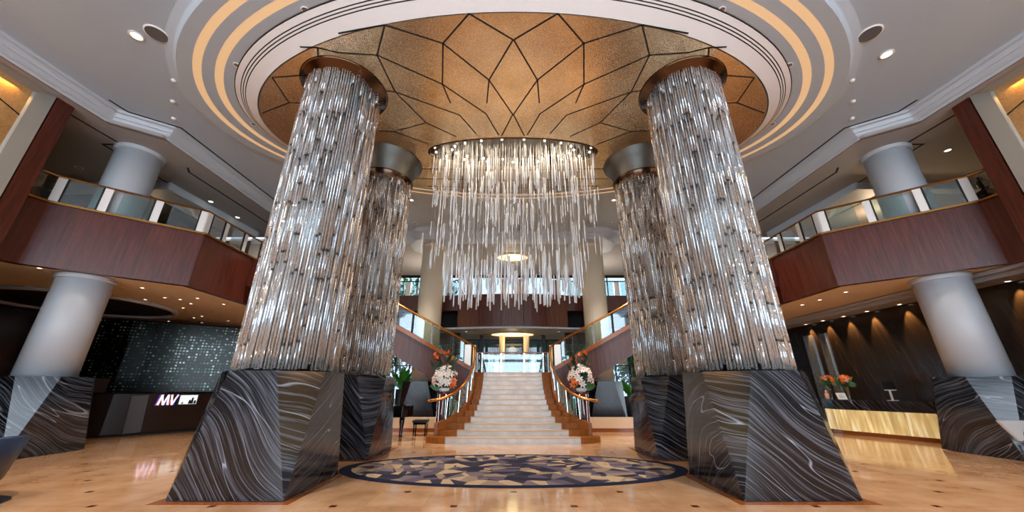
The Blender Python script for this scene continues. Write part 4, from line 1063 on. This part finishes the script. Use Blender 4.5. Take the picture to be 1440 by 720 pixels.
# crystal curtain behind the bar
cs = thing('crystal_screen', 'green tinted crystal bead screen hanging behind the bar counter', 'screen', (-16.5, 16.5, 1.3))
for a, b in (((-18.9, 15.3), (-16.95, 16.05)), ((-16.95, 16.05), (-15.3, 17.2)), ((-15.3, 17.2), (-13.6, 18.4))):
    MB().beam((*a, 2.85), (*b, 2.85), .05, 3.1).build('bead_panel', M['crystal'], cs)
MB().tube([(-18.9, 15.3, 4.42), (-16.95, 16.05, 4.42), (-15.3, 17.2, 4.42), (-13.6, 18.4, 4.42)], .04, 6).build('top_rail', M['dark_metal'], cs)
struct(MB().box(-19.5, -11.2, 19.4, 19.6, 0, 4.6), 'wall_lounge_back', M['wood_dark'])
sh = thing('back_bar_shelf', 'black back bar shelf with small lit ledge beside the white column', 'shelf', (-16.2, 13.9, 0))
MB().box(-17.4, -15.3, 13.8, 14.3, 0, 1.9).build('cabinet', M['black'], sh); MB().box(-17.4, -15.3, 13.6, 14.3, 1.9, 1.95).build('shelf', M['black_lacquer'], sh)
MB().box(-16.6, -15.4, 13.74, 13.8, 1.62, 1.75).build('lit_ledge', M['cove2'], sh)
# round dark ceiling recess above the bar
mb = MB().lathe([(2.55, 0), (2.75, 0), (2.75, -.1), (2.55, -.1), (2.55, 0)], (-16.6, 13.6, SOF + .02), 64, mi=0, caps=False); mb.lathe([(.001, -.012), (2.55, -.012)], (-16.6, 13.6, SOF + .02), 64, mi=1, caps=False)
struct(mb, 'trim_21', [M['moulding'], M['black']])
tag(MB().box(-14.0, -11.4, 19.0, 19.12, 4.5, 4.64).build('ceiling_strip_light', M['lamp_strip'] if 'lamp_strip' in M else mat('strip_lamp', (230, 238, 245), .4, emis=(220, 232, 245), es=1.5)), 'cool linear strip light at the far end of the lounge', 'light')
tag(MB().box(-13.2, -11.6, 19.3, 19.39, 0, 3.7).build('amber_glow', mat('amber_lit_wall', (200, 112, 50), .4, emis=(200, 100, 40), es=.5)), 'glowing amber sheet for the orange light on the far lounge wall', 'wall panel')  # orange-lit area imitated by a glowing sheet

# ------------------------------------------------------------------ small things: bust, box, chair, acrylic seat
BX, BY, BZ = 13.82, 9.08, 6.68
bu = thing('bust_statue', 'dark bust with topknot on the reception side balcony behind the glass', 'statue', (BX, BY, 5.9))
mb = MB().lathe([(.0, 0), (.34, 0), (.36, .12), (.3, .24), (.16, .32), (.1, .36), (.095, .42)], (BX, BY, BZ), 22, sx=1, sy=.6)
mb.ball((BX, BY - .01, BZ + .53), .125, .14, .16); mb.ball((BX, BY + .01, BZ + .71), .07, .07, .07); mb.ball((BX - .12, BY - .01, BZ + .5), .02, .03, .06); mb.ball((BX + .12, BY - .01, BZ + .5), .02, .03, .06); mb.ball((BX - .01, BY - .15, BZ + .51), .025, .03, .035)
mb.build('bust', M['bust'], bu)
MB().box(BX - .22, BX + .22, BY - .18, BY + .18, 5.9, BZ).build('stand', M['black'], bu)
bxx = thing('loudspeaker', 'small black loudspeaker box on the lounge side balcony by the wood pier', 'speaker', (-13.4, 8.6, 5.9))
MB().box(-13.75, -13.3, 8.7, 9.0, 6.5, 6.9).build('cabinet', M['char'], bxx, .01); MB().box(-13.56, -13.5, 8.83, 8.87, 5.9, 6.5).build('stand', M['dark_metal'], bxx)
MB().lathe([(.001, 0), (.1, .01), (.12, 0)], (-13.52, 8.85, 6.5), 16).build('mount', M['dark_metal'], bxx)

cx_, cy_ = -8.2, 5.8
chv = thing('swivel_armchair', 'navy leather swivel tub chair at the edge of the lobby floor', 'chair', (cx_, cy_, 0))
def tub(mb, r0, r1, za, zb, a0, a1, n=26):
    vs = []; fs = []
    for i in range(n + 1):
        a = a0 + (a1 - a0) * i / n; q = math.sin(PI * i / n); zt_ = za + (zb - za) * (.82 + .18 * q)
        for r, z in ((r0, za), (r1, za), (r1 + .1, zt_), (r1 + .05, zt_ + .03), (r0 + .05, zt_)): vs.append((cx_ + r * math.cos(a), cy_ + r * math.sin(a), z))
    for i in range(n):
        for k in range(5): fs.append((i * 5 + k, (i + 1) * 5 + k, (i + 1) * 5 + (k + 1) % 5, i * 5 + (k + 1) % 5))
    fs += [(0, 1, 2, 3, 4), tuple(n * 5 + k for k in (4, 3, 2, 1, 0))]
    mb.add(vs, fs, 0, True); return mb
tub(MB(), .5, .62, .3, .88, R(-100), R(110)).build('tub_shell', M['navy'], chv)
MB().lathe([(.0, .28), (.56, .28), (.58, .34), (.56, .44), (.0, .46)], (cx_, cy_, 0), 32, caps=False).build('seat', M['navy'], chv)
MB().lathe([(.05, .02), (.05, .28)], (cx_, cy_, 0), 16).build('swivel_post', M['steel'], chv)
MB().lathe([(.6, 0), (.61, .012), (.52, .03), (.06, .04)], (cx_ + .12, cy_ + .12, 0), 40).build('base', M['navy_dark'], chv)

ax, ay = 11.3, 8.72
ac = thing('acrylic_stand', 'translucent grey acrylic leaf-shaped stand on dark red post before black plinth', 'stand', (ax, ay, 0))
for k, (dx, dy, zt_) in enumerate(((-.18, 0, .9), (.22, -.12, .72))):
    mb = MB(); x, y = ax + dx, ay + dy
    a = [(x - .3, y, zt_), (x + .3, y, zt_), (x + .34, y, zt_ - .06), (x + .14, y, zt_ - .25), (x + .1, y, zt_ - .4), (x - .0, y, zt_ - .42), (x - .16, y, zt_ - .2)]
    mb.extrude(a, (0, .05, 0)); mb.build('acrylic_leaf', M['acrylic'], ac)
MB().lathe([(.03, .02), (.03, .5)], (ax + .1, ay + .08, 0), 12).build('post', M['dark_red'], ac)
MB().lathe([(.2, 0), (.2, .012), (.03, .03)], (ax + .1, ay + .08, .008), 24).build('foot', M['dark_red'], ac)
tag(MB().prism([(11.05, 8.62), (13.0, 8.1), (13.0, 9.0), (11.6, 9.0)], .0, .007).build('floor_mat', M['red_mat']), 'red floor mat under the acrylic stand', 'mat')

# ------------------------------------------------------------------ light
w = bpy.data.worlds.new('daylight'); SC.world = w; w.use_nodes = True
bg = w.node_tree.nodes['Background']; bg.inputs['Color'].default_value = (.72, .86, 1.0, 1); bg.inputs['Strength'].default_value = 5.2
def lamp(kind, loc, energy, color, size=.2, rot=(0, 0, 0), **kw):
    l = bpy.data.lights.new('lamp', kind); l.energy = energy; l.color = lin(color)
    if kind == 'AREA':
        l.shape = 'RECTANGLE'; l.size = size[0]; l.size_y = size[1]
    else: l.shadow_soft_size = size
    for k, v in kw.items(): setattr(l, k, v)
    o = bpy.data.objects.new('lamp', l); COL.objects.link(o); o.location = loc; o.rotation_euler = rot
    return o
# chandelier glow
lamp('AREA', (0, CHY, DZ + .02), 90, (255, 228, 192), (4.6, .9))
# downlights of the high ceiling, plus added spots without fixtures to brighten the floor
for s in (-1, 1):
    for x, y, e in ((8.9, 6.2, 300), (9.38, 8.82, 200), (4.5, 14.0, 2400), (5.5, 3.0, 2000), (8.0, 13.0, 900), (1.6, 4.2, 1900), (9.2, 3.0, 900)):
        lamp('SPOT', (s * x, y, CZ - .1), e, (255, 242, 226), .08, spot_size=R(96), spot_blend=.8)
    # soffit downlights
    for y in (12.8, 15.4): lamp('SPOT', (s * (13.2 if s < 0 else 12.4), y, SOF - .05), 60 if s < 0 else 170, (255, 214, 160), .08, spot_size=R(120), spot_blend=.7)
    # upper balcony lights
    lamp('POINT', (s * 15.4, 13.4, 8.0), 14 if s < 0 else 80, (255, 222, 180), .2)
    # strip lights inside the frames of the gold panels
    lamp('AREA', (s * 12.46, 2.0, 8.8), 120, (255, 190, 104), (.1, 10), (0, R(s * 28), 0))
    lamp('AREA', (s * 12.46, 7.15, 6.5), 30, (255, 190, 104), (4.6, .1), (R(-65) , 0, 0))
for x in (-1.9, 0, 1.9): lamp('POINT', (x, CHY, 6.2), 15, (255, 204, 146), 1.1)  # added warm fill inside the chandelier, tints the disc and rear ceiling
lamp('POINT', (0, 21.2, 4.1), 14, (255, 226, 176), .3)
for x in (-5.5, 5.5): lamp('POINT', (x, 21.2, 7.3), 110, (255, 244, 230), .4)  # added fill with no fixture, brightens the rear soffit
lamp('POINT', (0, 20.1, 8.5), 50, (255, 226, 176), .3)
SC.cycles.max_bounces = 8; SC.cycles.diffuse_bounces = 5; SC.cycles.glossy_bounces = 4; SC.cycles.transparent_max_bounces = 24; SC.cycles.transmission_bounces = 4
SC.cycles.caustics_reflective = False; SC.cycles.caustics_refractive = False
SC.cycles.sample_clamp_indirect = 4.0
SC.cycles.use_denoising = True; SC.cycles.denoising_input_passes = 'RGB_ALBEDO'; SC.cycles.denoising_prefilter = 'NONE'
